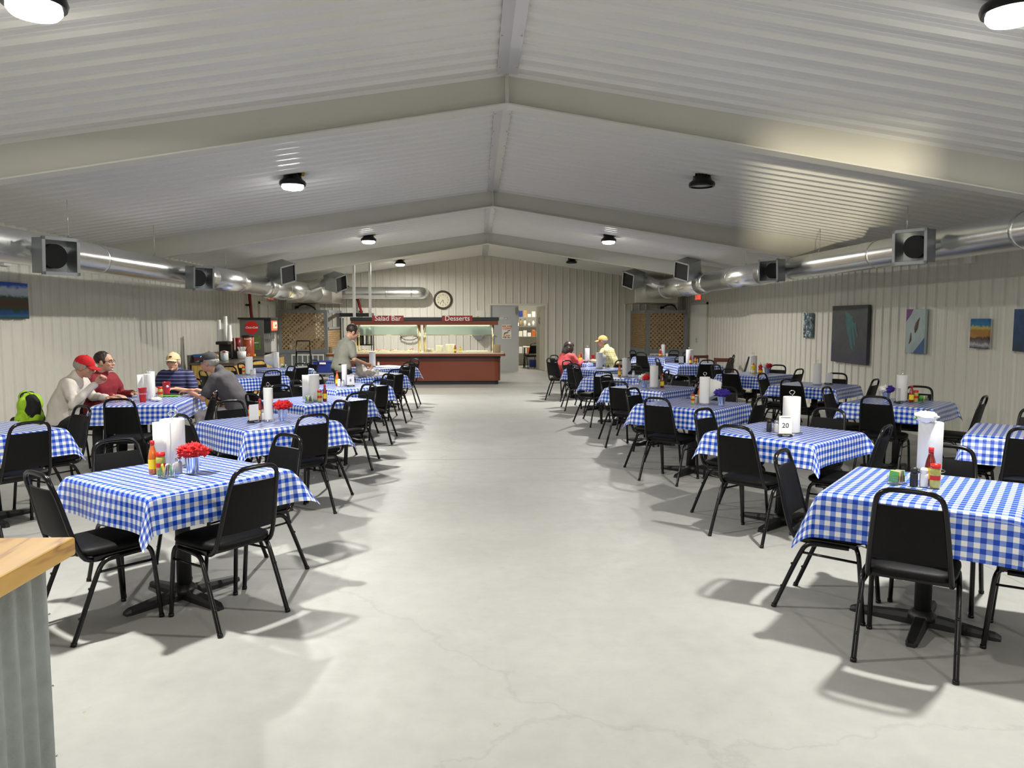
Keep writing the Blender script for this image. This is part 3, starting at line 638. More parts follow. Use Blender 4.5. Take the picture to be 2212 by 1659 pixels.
# ---------------------------------------------------------------- table top things (prototypes)
ZT = .756
def p_roll(name, sheet):
    t = thing(name, 'x', 'paper towels')
    m = MB(); m.lathe([(.019, .012), (.058, .012), (.060, .016), (.060, .286), (.058, .29), (.019, .29)], n=28, cap=False); m.lathe([(.019, .012), (.019, .29)], n=16, cap=False); m.build('towel_roll', M_paper, t)
    m = MB(); m.tube([(.075 * math.cos(i * PI / 12), .075 * math.sin(i * PI / 12), .005) for i in range(24)], .004, 6, closed=True); m.tube([(-.075, 0, .005), (.075, 0, .005)], .004, 6); m.tube([(0, -.075, .005), (0, .075, .005)], .004, 6); m.build('holder_base', M_chrome, t)
    m = MB(); m.tube(smooth_path([(0, 0, .005), (0, 0, .29), (.002, 0, .305), (.018, 0, .318), (.02, 0, .33), (0, 0, .342), (-.02, 0, .33), (-.018, 0, .318), (-.004, 0, .308)], 2), .0028, 6); m.build('holder_loop', M_chrome, t)
    if sheet:
        m = MB(); n = 10; V = []
        for i in range(n + 1):
            u = i / n
            x, y = (-.0 - sheet * u, -.0615 - .03 * u * u + .01 * math.sin(u * 5))
            V += [(x, y, .014 + (.08 * u if sheet > .1 else 0)), (x, y, .288 - (.0 if sheet < .1 else .05 * u))]
        m.add(V, [(2 * i, 2 * i + 2, 2 * i + 3, 2 * i + 1) for i in range(n)], 0, True); m.build('loose_sheet', M_paper, t, fix=False).modifiers.new('s', 'SOLIDIFY').thickness = .0015
    return t
def p_pail(name, mf, seed, mf2=None):
    t = thing(name, 'x', 'flowers'); rnd = random.Random(seed)
    m = MB(); m.lathe([(.030, 0), (.031, .004), (.042, .095), (.045, .098), (.044, .101), (.040, .098), (.030, .01)], n=24, cap=False); m.lathe([(.0001, .004), (.03, .004)], n=24, cap=False); m.build('tin_pail', M_tin, t)
    for k, (x, y, z, r) in enumerate(((-.035, -.01, .135, .040), (.03, -.015, .137, .042), (.0, .03, .140, .040), (.0, -.035, .128, .036), (.055, .02, .125, .032))):
        m = MB(); m.ell((0, 0, 0), (r, r, r * .72), 0, 36, 24); vs = []
        for p in m.v:
            v = Vector(p); n_ = noise.noise(v * 130 + Vector((seed * 7 + k * 3, 0, 0))); s_ = 1 + .9 * n_; vs.append(tuple(v * s_ + Vector((x, y, z))))
        m.v = vs; m.build('flower_head', (mf2 if (mf2 and k % 2) else mf), t)
    m = MB()
    for k in range(7):
        a = k * .9; m.tube([(.0, 0, .05), (.02 * math.cos(a), .02 * math.sin(a), .10), (.05 * math.cos(a), .05 * math.sin(a), .118)], [.003, .006, .001], 5)
    m.build('leaves', M_leaf, t); return t
def p_sauce(name, liquid, cap, label, h=1.0, capcol=None):
    t = thing(name, 'x', 'sauce bottle')
    m = MB(); m.lathe([(.022, 0), (.0245, .003), (.025, .095 * h), (.020, .125 * h), (.012, .155 * h), (.0105, .178 * h)], n=20); m.build('bottle', liquid, t)
    m = MB(); m.lathe([(.0125, .168 * h), (.0125, .192 * h), (.0, .193 * h)], n=16); m.build('cap', cap, t)
    m = MB(); m.lathe([(.0256, .030), (.0256, .085)], n=20, cap=False); m.build('label', label, t)
    return t
def p_pepper():
    t = thing('pepper_jar', 'x', 'pepper jar')
    m = MB(); m.lathe([(.023, 0), (.026, .004), (.026, .045), (.024, .055), (.026, .065), (.026, .095), (.021, .108)], n=20); m.build('jar', M_pep, t)
    m = MB(); m.lathe([(.024, .106), (.025, .108), (.025, .128), (.0, .130)], n=20); m.build('lid', M_red, t)
    m = MB(); m.lathe([(.0266, .044), (.0266, .068)], n=20, cap=False); m.build('label', M_red, t); return t
def p_sugar():
    t = thing('sugar_caddy', 'x', 'sugar caddy'); rnd = random.Random(5)
    m = MB()
    for a, b, c, d_ in ((-.045, .045, -.03, -.027), (-.045, .045, .027, .03), (-.045, -.042, -.03, .03), (.042, .045, -.03, .03)): m.bb(a, b, c, d_, 0, .045)
    m.bb(-.045, .045, -.03, .03, 0, .003); m.build('glass_box', M_glass, t)
    for k, mt in enumerate((M_grn, M_yel, M_paper, M_amber, M_grn, M_paper)):
        m = MB(); m.box((-.032 + .0125 * k, rnd.uniform(-.004, .004), .040), (.006, .048, .062), (rnd.uniform(-.12, .12), rnd.uniform(-.2, .2), rnd.uniform(-.1, .1))); m.build('sugar_packet', mt, t)
    return t
def p_shaker(name, body, lid, h=.095, r=.021):
    t = thing(name, 'x', 'shaker')
    m = MB(); m.lathe([(r * .95, 0), (r, .003), (r, h * .62), (r * .8, h * .74)], n=18); m.build('shaker_body', body, t)
    m = MB(); m.lathe([(r * .86, h * .72), (r * .88, h * .9), (r * .6, h), (0, h * 1.01)], n=18); m.build('shaker_lid', lid, t); return t
def p_card(name, txt):
    t = thing(name, 'x', 'table card')
    m = MB(); m.prism([(-.055, 0), (.055, 0), (.045, .018), (-.045, .018)], -.03, .03); m.build('card_stand', M_cast, t, bevel=.002)
    m = MB(); m.bb(-.048, .048, -.0025, .0025, .015, .155); m.build('card', M_paper, t)
    if txt: text(txt, .052, M_txtk, 'lettering', t, (0, -.0035, .08), ext=.0005); m = MB(); m.bb(-.035, .035, -.0035, -.0025, .140, .143); m.build('heading_line', M_txtk, t)
    text('Coca-Cola', .012, M_txtw, 'lettering', t, (0, -.0315, .009), ext=.0003, shear=.3)
    return t
def p_cup():
    t = thing('red_tumbler', 'x', 'cup')
    m = MB(); m.lathe([(.031, 0), (.032, .004), (.044, .15), (.046, .152), (.043, .15), (.030, .01), (.0001, .009)], n=24, cap=False); m.build('tumbler', M_red, t)
    m = MB(); m.lathe([(.0001, .12), (.0405, .12)], n=24, cap=False); m.build('drink', M_hotd, t); return t
def p_squeeze(name, body, capm, lab):
    t = thing(name, 'x', 'squeeze bottle')
    m = MB(); m.lathe([(.030, 0), (.036, .006), (.036, .06), (.026, .085), (.036, .11), (.034, .135), (.018, .15)], n=20); m.build('bottle', body, t)
    m = MB(); m.lathe([(.018, .148), (.018, .163), (.006, .168), (.004, .188), (0, .19)], n=14); m.build('cap', capm, t)
    m = MB(); m.lathe([(.0368, .02), (.0368, .055)], n=20, cap=False); m.build('label', lab, t); return t
PR = {'roll': p_roll('paper_towel_roll', 0), 'rolls': p_roll('paper_towel_roll', .075), 'rollf': p_roll('paper_towel_roll', .17),
      'tinr': p_pail('flower_pail', M_flr, 1), 'tinb': p_pail('flower_pail', M_flb, 2), 'tinm': p_pail('flower_pail', M_flw, 3, M_flb), 'tinw': p_pail('flower_pail', M_flw, 4, M_flr),
      'sauce': p_sauce('hot_sauce_bottle', M_hot, M_red, M_yel), 'sauced': p_sauce('hot_sauce_bottle', M_hotd, M_red, M_yel, .95),
      'pepper': p_pepper(), 'sugar': p_sugar(), 'shk': p_shaker('glass_shaker', mat('speckled_grey', (.45, .43, .40), .3, noise_amt=.4, nscale=200), M_chrome),
      'salt': p_shaker('salt_shaker', M_wht, M_chrome), 'bsh': p_shaker('pepper_shaker', M_cast, M_cast, .10, .020), 'wsh': p_shaker('salt_shaker', M_wht, M_wht, .10, .022),
      'card20': p_card('number_card', '20'), 'card8': p_card('number_card', '8'), 'card': p_card('menu_card', ''), 'cup': p_cup(),
      'ket': p_squeeze('ketchup_bottle', M_red, M_wht, M_yel), 'must': p_squeeze('mustard_bottle', M_yel, M_red, M_wht)}
NAMEOF = {'roll': ('paper towel roll', 'paper towel rolls on tables'), 'rolls': ('paper towel roll with a loose sheet', 'paper towel rolls on tables'), 'rollf': ('paper towel roll with a sheet flaring out', 'paper towel rolls on tables'),
 'tinr': ('tin pail of red carnations', 'flower pails'), 'tinb': ('tin pail of violet flowers', 'flower pails'), 'tinm': ('tin pail of blue and white flowers', 'flower pails'), 'tinw': ('tin pail of white and red flowers', 'flower pails'),
 'sauce': ('orange hot sauce bottle', 'hot sauce bottles'), 'sauced': ('dark red hot sauce bottle', 'hot sauce bottles'), 'pepper': ('red-lidded jar of peppers', 'pepper jars'), 'sugar': ('box of sugar packets', 'sugar caddies'),
 'shk': ('grey glass shaker', 'shakers on tables'), 'salt': ('white salt shaker', 'shakers on tables'), 'bsh': ('black shaker', 'shakers on tables'), 'wsh': ('white shaker', 'shakers on tables'),
 'card20': ('white card reading 20', 'table cards'), 'card8': ('white card reading 8', 'table cards'), 'card': ('small menu card', 'table cards'), 'cup': ('tall red tumbler', 'red tumblers'),
 'ket': ('red ketchup bottle', 'squeeze bottles'), 'must': ('yellow mustard bottle', 'squeeze bottles')}
DESC = {k: v[3] for k, v in TB.items()}; DESC['FOUR'] = 'the table of the four men'
ITEMS = [
 ('L1', 'rolls', -1.84, 4.64, 10, 1.15), ('L1', 'tinr', -1.65, 4.43, 0, 1), ('L1', 'sauce', -1.875, 4.43, 0, 1), ('L1', 'pepper', -1.82, 4.405, 0, 1), ('L1', 'sugar', -1.755, 4.33, 15, 1), ('L1', 'shk', -1.735, 4.44, 0, 1), ('L1', 'bsh', -1.96, 4.735, 0, .9),
 ('L2', 'roll', -1.84, 6.75, 0, .68), ('L2', 'tinr', -1.73, 6.79, 40, 1), ('L2', 'pepper', -1.99, 6.75, 0, 1), ('L2', 'card', -1.94, 6.66, 55, 1), ('L2', 'sauced', -1.945, 6.86, 0, 1), ('L2', 'salt', -1.905, 6.79, 0, 1),
 ('L3', 'rolls', -1.80, 8.44, -30, 1), ('L3', 'sugar', -1.81, 8.24, 20, 1), ('L3', 'pepper', -1.71, 8.30, 0, 1), ('L3', 'sauced', -1.67, 8.38, 0, 1),
 ('L4', 'roll', -1.79, 10.33, 0, .6), ('L4', 'sauce', -1.90, 10.39, 0, 1), ('L4', 'wsh', -1.85, 10.25, 0, 1), ('L4', 'shk', -1.79, 10.20, 0, 1), ('L4', 'card8', -1.70, 10.27, 20, 1),
 ('L5', 'shk', -1.62, 12.45, 0, 1), ('L6', 'roll', -2.0, 14.63, 0, 1), ('L6', 'salt', -1.89, 14.66, 0, 1),
 ('L0', 'roll', -4.10, 6.55, 0, .8), ('P1', 'roll', -3.73, 12.6, 0, 1), ('P1', 'pepper', -3.82, 12.6, 0, 1), ('P1', 'shk', -3.62, 12.35, 0, 1), ('P1', 'wsh', -3.63, 12.55, 0, 1),
 ('P2', 'rollf', -3.75, 14.32, 0, 1.05), ('P2', 'salt', -3.66, 14.42, 0, 1), ('P2', 'sugar', -3.58, 14.25, 0, 1),
 ('FOUR', 'rolls', -3.66, 8.6, 0, 1), ('FOUR', 'roll', -3.80, 9.0, 0, .8), ('FOUR', 'cup', -3.64, 8.41, 0, 1), ('FOUR', 'cup', -3.70, 9.20, 0, 1), ('FOUR', 'pepper', -3.62, 8.82, 0, 1), ('FOUR', 'shk', -3.68, 8.98, 0, 1),
 ('NR', 'roll', 2.66, 4.30, 0, 1.1), ('NR', 'sugar', 2.28, 3.97, 30, 1), ('NR', 'bsh', 2.335, 3.905, 0, 1), ('NR', 'wsh', 2.38, 3.89, 0, 1), ('NR', 'sauced', 2.445, 3.94, 0, 1.1), ('NR', 'pepper', 2.42, 3.855, 0, 1.0),
 ('T20', 'roll', 2.46, 5.80, 0, 1.1), ('T20', 'card20', 2.36, 5.67, -12, 1), ('T20', 'bsh', 2.32, 5.89, 0, 1), ('T20', 'shk', 2.37, 5.87, 0, 1),
 ('R3', 'rollf', 2.40, 7.88, 150, .9), ('R3', 'tinb', 2.53, 7.72, 0, 1), ('R3', 'pepper', 2.29, 7.93, 0, .8), ('R3', 'shk', 2.345, 7.97, 0, 1), ('R3', 'sauce', 2.40, 8.05, 0, 1),
 ('R4', 'roll', 2.32, 9.84, 0, .9), ('R4', 'tinw', 2.21, 9.92, 0, 1), ('R4', 'sauced', 2.43, 9.84, 0, 1), ('R4', 'salt', 2.42, 10.02, 0, 1),
 ('R5', 'rollf', 2.33, 11.85, 190, .75), ('R5', 'sauce', 2.24, 11.83, 0, 1), ('R5', 'salt', 2.46, 11.82, 0, 1),
 ('R6', 'rollf', 2.26, 13.93, 190, 1), ('R6', 'sugar', 2.42, 13.98, 0, 1), ('R7', 'roll', 2.35, 16.10, 0, .85), ('R7', 'cup', 2.48, 16.15, 0, 1), ('R7', 'sauce', 2.19, 16.15, 0, 1), ('R7', 'sauced', 2.24, 16.25, 0, 1),
 ('Q6', 'ket', 4.52, 18.55, 0, 1), ('Q6', 'roll', 4.62, 18.66, 0, .8), ('Q6', 'salt', 4.70, 18.60, 0, 1),
 ('Q5', 'rolls', 4.32, 15.25, 190, 1.2), ('Q5', 'card', 4.14, 15.22, 0, 1), ('Q5', 'sauced', 4.30, 15.10, 0, 1), ('Q5', 'pepper', 4.41, 15.12, 0, 1),
 ('Q4', 'roll', 4.66, 12.60, 0, 1), ('Q4', 'ket', 4.72, 12.43, 0, 1), ('Q4', 'must', 4.60, 12.43, 0, 1), ('Q4', 'tinw', 4.80, 12.35, 0, 1),
 ('Q3', 'roll', 4.68, 10.22, 0, .9), ('Q3', 'card', 4.88, 10.30, -50, 1),
 ('R2', 'roll', 4.64, 8.06, 0, .95), ('R2', 'sauced', 4.69, 7.96, 0, 1), ('R2', 'pepper', 4.75, 7.98, 0, 1), ('R2', 'sugar', 4.83, 7.97, 20, 1), ('R2', 'card', 4.53, 7.93, 40, 1), ('R2', 'tinm', 4.47, 8.07, 0, 1)]
seen = {}
ORD = ['first', 'second']
for tk, kind, x, y, rz, s in ITEMS:
    nm, grp = NAMEOF[kind]; short = DESC[tk]
    if kind == 'cup' and tk == 'FOUR': nm += (' with white script at front', ' with round white logo')[seen.get((tk, kind), 0)]
    if kind == 'roll' and tk == 'FOUR': nm = 'thinner ' + nm
    seen[(tk, kind)] = seen.get((tk, kind), 0) + 1
    o = first(PR[kind], (x, y, ZT), math.radians(rz), nm + ' on ' + short, grp, scale=((s, s, 1) if kind.startswith('roll') else (s, s, s)))
for k, (p, x) in enumerate((('cup', 0),)): pass
cups = [o for o in C.objects if o.parent is None and o.name.startswith('red_tumbler')]
text('Coca-Cola', .022, M_txtw, 'lettering', cups[0], (.02, -.040, .09), (PI / 2 - .08, 0, .5), shear=.3)
m = MB(); m.lathe([(.016, .0), (.0001, .001)], n=16, M=Matrix.Rotation(PI / 2, 4, 'X')); o = m.build('round_logo', M_txtw, cups[1], loc=(.025, -.037, .10)); o.rotation_euler.z = .6
# small flower on the front right roll
t = thing('cloth_flower', 'white artificial flower lying on top of the front right paper towel roll', 'flower', (2.61, 4.27, ZT + .325))
m = MB(); m.ell((0, 0, 0), (.06, .04, .028), 0, 26, 16); m.v = [tuple(Vector(p) * (1 + .5 * abs(noise.noise(Vector(p) * 60)))) for p in m.v]; m.build('petals', M_flw, t)
m = MB(); m.tube([(-.05, 0, 0), (-.085, -.01, -.012)], [.012, .002], 6); m.build('leaf', M_leaf, t)
# things on the four men's table
o = MB().bb(-.10, .10, -.06, .06, 0, .018).build('tablet_case', mat('lime_case', (.22, .55, .03), .4), None, (-3.56, 9.02, ZT), .15, bevel=.006); tag(o, 'lime green and black tablet case on the table of the four men', 'tablet case')
MB().bb(-.09, .09, -.05, .05, .018, .026).build('case_lid', M_cast, o)
m = MB(); m.ell((0, 0, .015), (.06, .05, .022), 0, 18, 12); m.v = [(p[0], p[1], max(0, p[2] * (1 + .8 * noise.noise(Vector(p) * 40)))) for p in m.v]; o = m.build('crumpled_napkin', M_paper, None, (-3.53, 8.49, ZT)); tag(o, 'crumpled white napkin beside the red tumbler on the men\'s table', 'napkin')
o = MB().box((0, 0, .005), (.13, .03, .008)).build('folded_napkin', M_paper, None, (-3.42, 8.98, ZT), .4); tag(o, 'small folded white napkin beside the lime tablet case', 'napkin')
# ---------------------------------------------------------------- foreground counter
t = thing('service_counter', 'pine topped counter clad in corrugated metal in the left foreground', 'counter', (-1.10, 2.09, 0))
M_cor = mat('weathered_corrugated_zinc', (.27, .30, .295), .6, .15, noise_amt=.22, nscale=22, bump=.1, bscale=120)
m = MB(); m.bb(-1.9, 0, -1.6, 0, 1.0, 1.05); m.build('countertop', M_pine, t, bevel=.006)
m = MB(); n = 320; V = []
for i in range(n + 1):
    y = -.035 - 1.5 * i / n; V += [(-.07 + .012 * math.sin(y * 2 * PI / .068), y, 0), (-.07 + .012 * math.sin(y * 2 * PI / .068), y, 1.0)]
m.add(V, [(2 * i, 2 * i + 2, 2 * i + 3, 2 * i + 1) for i in range(n)], 0, True); m.build('corrugated_cladding', M_cor, t, fix=False).modifiers.new('s', 'SOLIDIFY').thickness = .001
m = MB(); n = 320; V = []
for i in range(n + 1):
    x = -.07 - 1.75 * i / n; V += [(x, -.045 + .012 * math.sin(x * 2 * PI / .068), 0), (x, -.045 + .012 * math.sin(x * 2 * PI / .068), 1.0)]
m.add(V, [(2 * i, 2 * i + 2, 2 * i + 3, 2 * i + 1) for i in range(n)], 0, True); m.build('corrugated_cladding', M_cor, t, fix=False).modifiers.new('s', 'SOLIDIFY').thickness = .001
m = MB(); m.bb(-1.84, -.09, -1.55, -.065, 0, .99); m.build('carcass', M_grey, t)
for k in range(4):
    m = MB(); m.ell((-.055, -.045, .25 + .2 * k), (.003, .003, .003), 0, 8, 5); m.build('screw', M_chrome, t)
# ---------------------------------------------------------------- paintings
def canvas(label, x, y, z0, z1, wd, stops, side=1, kind='noise', th=.035, tilt=0, seed=0):
    m = bpy.data.materials.new('painted_canvas'); m.use_nodes = True; N, L = nt(m); b = N['Principled BSDF']; b.inputs['Roughness'].default_value = .6
    tc = N.new('ShaderNodeTexCoord'); mp = N.new('ShaderNodeMapping'); mp.inputs['Location'].default_value = (seed, seed, 0); L.new(tc.outputs['Generated'], mp.inputs[0])
    sp = N.new('ShaderNodeSeparateXYZ'); L.new(tc.outputs['Generated'], sp.inputs[0])
    n = N.new('ShaderNodeTexNoise'); n.inputs['Scale'].default_value = {'noise': 3, 'land': 4, 'burst': 7}[kind]; n.inputs['Detail'].default_value = 4; n.inputs['Distortion'].default_value = 1; L.new(mp.outputs[0], n.inputs['Vector'])
    if kind == 'land':
        a = N.new('ShaderNodeMath'); a.operation = 'MULTIPLY_ADD'; a.inputs[1].default_value = .22; L.new(n.outputs['Fac'], a.inputs[0]); L.new(sp.outputs[2], a.inputs[2]); s = N.new('ShaderNodeMath'); s.operation = 'SUBTRACT'; s.inputs[1].default_value = .11; L.new(a.outputs[0], s.inputs[0]); f = s.outputs[0]
    elif kind == 'noise':
        a = N.new('ShaderNodeMath'); a.operation = 'MULTIPLY_ADD'; a.inputs[1].default_value = .7; L.new(n.outputs['Fac'], a.inputs[0])
        c = N.new('ShaderNodeMath'); c.operation = 'MULTIPLY'; c.inputs[1].default_value = .3; L.new(sp.outputs[2], c.inputs[0]); L.new(c.outputs[0], a.inputs[2]); f = a.outputs[0]
    else: f = n.outputs['Fac']
    r = ramp(N, stops); L.new(f, r.inputs[0]); L.new(r.outputs[0], b.inputs['Base Color'])
    t = thing('canvas_painting', label, 'painting', (x, y, 0))
    mb = MB(); mb.bb(-th / 2, th / 2, -wd / 2, wd / 2, z0, z1); mb.build('canvas', m, t, bevel=.003)
    return t
W_ = XR - .045
canvas('small dark narrow painting with a white burst on the right wall', W_, 14.22, 1.31, 1.78, .36, [(.35, (.02, .02, .025)), (.5, (.06, .05, .07)), (.56, (.12, .35, .40)), (.62, (.7, .75, .75)), (.66, (.05, .05, .06))], kind='burst')
t = canvas('largest painting on the right wall, dark grey with a teal streak', XR - .052, 12.58, .92, 1.89, 1.22, [(.25, (.035, .03, .075)), (.45, (.045, .047, .052)), (.62, (.06, .065, .065)), (.8, (.05, .06, .055))], kind='noise', th=.05)
M_teal = mat('teal_brushwork', (.035, .13, .13), .6, noise_amt=.5, nscale=9); m = MB()
for k, (ya, yb, wd) in enumerate(((.06, -.16, .085), (-.08, -.24, .06), (.10, -.06, .04), (-.20, -.32, .045))):
    m.add([(-.0265 - k * .0005, ya - wd, 1.75 - .05 * k), (-.0265 - k * .0005, ya + wd, 1.80 - .07 * k), (-.0265 - k * .0005, yb + wd, 1.20 + .06 * k), (-.0265 - k * .0005, yb - wd * .2, 1.12 + .08 * k)], [(0, 1, 2, 3)])
m.build('teal_streak', M_teal, t)
t = canvas('pale blue painting with purple corner and brown bird on the right wall', W_, 10.65, 1.17, 1.80, .47, [(.3, (.30, .38, .38)), (.6, (.42, .50, .50)), (.9, (.33, .42, .42))], kind='noise', seed=3)
m = MB(); m.add([(-.0185, .235, 1.80), (-.0185, .235, 1.62), (-.0185, .12, 1.72), (-.0185, .06, 1.80)], [(0, 1, 2, 3)]); m.build('purple_corner', mat('purple_paint', (.18, .04, .22), .6, noise_amt=.3), t)
m = MB(); m.add([(-.0185, -.235, 1.17), (-.0185, -.235, 1.40), (-.0185, -.12, 1.30), (-.0185, .04, 1.17)], [(0, 1, 2, 3)]); m.build('teal_corner', mat('blue_violet_paint', (.03, .10, .22), .6, noise_amt=.6, nscale=4), t)
m = MB(); m.tube([(-.019, -.10, 1.68), (-.019, -.05, 1.60), (-.019, -.03, 1.53), (-.019, .0, 1.46)], [.004, .025, .03, .004], 6); m.tube([(-.019, .10, 1.46), (-.019, .10, 1.36), (-.019, .14, 1.30)], [.006, .018, .004], 6); m.build('bird_strokes', mat('brown_paint', (.16, .12, .10), .6), t)
canvas('small sunset landscape painting with blue sky on the right wall', W_, 9.26, 1.29, 1.66, .34, [(0, (.02, .02, .05)), (.12, (.45, .45, .48)), (.22, (.15, .12, .12)), (.36, (.05, .03, .03)), (.42, (.45, .20, .04)), (.6, (.40, .22, .05)), (.7, (.65, .50, .08)), (.78, (.03, .22, .40)), (1, (.02, .12, .30))], kind='land')
canvas('dark blue painting cut by the right edge of the view', W_, 8.42, 1.28, 1.77, .46, [(.3, (.01, .03, .05)), (.5, (.01, .04, .12)), (.8, (.02, .09, .22))], kind='noise', seed=5)
canvas('bright landscape painting with blue sky cut by the left edge', XL + .04, 9.75, 1.66, 2.11, .74, [(0, (.01, .05, .02)), (.15, (.02, .12, .40)), (.24, (.02, .07, .03)), (.38, (.07, .035, .015)), (.5, (.06, .04, .02)), (.58, (.02, .06, .03)), (.66, (.35, .42, .50)), (.82, (.45, .50, .58)), (.9, (.02, .10, .50)), (1, (.01, .07, .40))], kind='land', side=-1)
# wall boxes
t = thing('junction_box', 'small white junction box on the right wall under the duct', 'junction box', (XR - .03, 9.55, 2.42)); MB().bb(-.03, .03, -.07, .07, -.05, .07).build('box_body', M_wht, t, bevel=.004); MB().tube([(0, .07, .03), (0, .16, .05)], .012).build('conduit', M_wht, t)
t = thing('junction_box', 'small white junction box on the left wall under the duct', 'junction box', (XL + .03, 9.72, 2.36)); MB().bb(-.03, .03, -.07, .07, -.05, .05).build('box_body', M_wht, t, bevel=.004); MB().tube([(0, .07, 0), (0, .10, .0)], .012).build('conduit', M_wht, t)
# ---------------------------------------------------------------- salad bar
t = thing('salad_bar', 'long maroon salad and dessert bar with a lit glass canopy', 'salad bar', (0, 0, 0))
def rrect(x0, x1, y0, y1, r, n=6): return [((x0 + x1) / 2 + a, (y0 + y1) / 2 + b) for a, b in rr(x1 - x0, y1 - y0, r, n)]
bx0, bx1, by0, by1 = -3.66, .60, 19.42, 20.42
m = MB(); m.prism(rrect(bx0, bx1, by0, by1, .16), .095, .67, axis='z'); m.build('cabinet', M_maroon, t, sharp=.5)
m = MB(); m.prism(rrect(bx0 + .05, bx1 - .05, by0 + .04, by1 - .04, .12), 0, .095, axis='z'); m.build('toe_kick', M_cast, t)
m = MB(); m.prism(rrect(bx0 - .01, bx1 + .01, by0 - .015, by1 + .015, .16), .67, .735, axis='z'); m.build('dark_band', M_navy, t)
m = MB(); m.prism(rrect(bx0 - .14, bx1 + .12, by0 - .22, by1 + .14, .06), .735, .795, axis='z'); m.build('tray_rail', M_maroon, t, bevel=.006)
m = MB(); m.prism(rrect(bx0 - .12, bx1 + .10, by0 - .20, by1 + .12, .05), .795, .815, axis='z'); m.build('counter_top', M_bartop, t)
m = MB()
for a, b in ((-3.3, -1.5), (-1.38, .35)):
    m.bb(a, b, by0 + .18, by0 + .21, .815, .835); m.bb(a, b, by1 - .16, by1 - .13, .815, .835); m.bb(a, a + .03, by0 + .21, by1 - .16, .815, .835); m.bb(b - .03, b, by0 + .21, by1 - .16, .815, .835)
m.build('well_rim', M_bartop, t)
cx0, cx1, cy0, cy1 = -3.22, .55, 19.62, 20.22
m = MB(); m.bb(cx0, cx1, cy0, cy1, 1.52, 1.63); m.build('canopy_fascia', M_maroon, t, bevel=.008)
m = MB(); m.bb(cx0 - .01, cx1 + .02, cy0 - .015, cy1 + .015, 1.63, 1.72); m.build('canopy_top', M_navy, t, bevel=.006)
for x in (-3.1, -1.50, -1.36, .42):
    for y in (cy0 + .05, cy1 - .05):
        m = MB(); m.cyl((x, y, .815), (x, y, 1.52), .02, n=14); m.build('canopy_post', M_brass, t)
for a, b in ((-3.05, -1.52), (-1.34, .38)):
    m = MB(); m.add([(a, cy0 - .02, 1.52), (b, cy0 - .02, 1.52), (b, cy0 - .16, 1.27), (a, cy0 - .16, 1.27), (a, cy0 - .014, 1.52), (b, cy0 - .014, 1.52), (b, cy0 - .154, 1.27), (a, cy0 - .154, 1.27)],
        [(0, 1, 2, 3), (4, 7, 6, 5), (0, 4, 5, 1), (3, 2, 6, 7), (0, 3, 7, 4), (1, 5, 6, 2)]); m.build('sneeze_glass', M_tglass, t)
    m = MB(); m.tube([(a, cy0 - .158, 1.265), (b, cy0 - .158, 1.265)], .008); m.build('glass_edge_rail', M_brass, t)
    m = MB(); m.bb(a + .05, b - .05, cy0 + .2, cy0 + .3, 1.495, 1.52); m.build('light_strip', mat('warm_strip', (1, 1, .8), .5, emit=(1, .95, .55), es=4), t)
    l = bpy.data.lights.new('canopy_light', 'AREA'); l.shape = 'RECTANGLE'; l.size = b - a - .1; l.size_y = .08; l.energy = 24; l.color = (1, .93, .55)
    lo = bpy.data.objects.new('canopy_light', l); C.objects.link(lo); lo.parent = t; lo.location = ((a + b) / 2, cy0 + .25, 1.49)
for s, xc, wd in (('Salad Bar', -2.27, .80), ('Desserts', -.50, .78)):
    m = MB(); m.bb(-wd / 2, wd / 2, -.01, .01, -.075, .075); o = m.build('sign_board', mat('red_sign', (.30, .012, .015), .4), None, (xc, cy0 - .03, 1.685)); tag(o, 'red sign reading %s on the front of the bar canopy' % s, 'sign')
    text(s, .18, M_txtw, 'lettering', o, (0, -.013, .002), bold=.001)
for k, x in enumerate((-3.17, -2.76)):
    o = MB().bb(-.032, .032, -.032, .032, 1.72, roof(x) - .02).build('ceiling_post', M_wht, None, (x, 19.92, 0)); tag(o, ('left' if k == 0 else 'right') + ' of two white square posts between bar canopy and ceiling', 'post', 'white posts above the bar')
# food and vessels on the bar
rnd = random.Random(3)
pan0 = thing('food_pan', 'x', 'food pan'); MB().bb(-.15, .15, -.19, .19, 0, .014).build('pan', M_bartop, pan0, bevel=.004); MB().bb(-.13, .13, -.17, .17, .014, .024).build('pan_food', mat('salad_mix', (.45, .42, .16), .6, noise_amt=.7, nscale=40), pan0)
tg = thing('serving_tongs', 'x', 'tongs'); MB().tube([(-.12, 0, 0), (0, 0, .03), (.10, .015, .06)], .008, 6).build('handle', M_red, tg); MB().tube([(.10, .0, .03), (-.1, -.01, .01)], .007, 6).build('arm', M_chrome, tg)
for k in range(5):
    x = -3.08 + .32 * k; first(pan0, (x, by0 + .48, .816), 0, 'shallow food pan %s on the salad side' % ('next to the left end', 'second from the left end', 'in the middle', 'second from the centre posts', 'next to the centre posts')[k] , 'food pans in the salad wells')
for k, (x, a) in enumerate(((-2.95, .4), (-2.62, 1.2), (-2.45, .2), (-2.15, -.3), (-1.75, .3))):
    first(tg, (x, by0 + .42, .850), a, 'red handled tongs %s on the salad pans' % ('leftmost', 'second from left', 'in the middle', 'second from right', 'rightmost')[k], 'red tongs on the salad bar')
def crock(nm, lb, cat, x, y, r, h, col, lidc=None, z=.816):
    t = thing(nm, lb, cat, (x, y, z)); m = MB(); m.lathe([(r * .8, 0), (r * .9, .005), (r, h * .9), (r * 1.05, h), (r * .9, h * .97), (r * .85, h * .6), (.0001, h * .6)], n=20, cap=False); m.build('vessel', col, t)
    m = MB(); m.ell((0, 0, h * .62), (r * .8, r * .8, h * .3), 0, 14, 8); m.build('contents', lidc or M_wht, t); return t
M_crk = mat('cream_crock', (.72, .72, .60), .35)
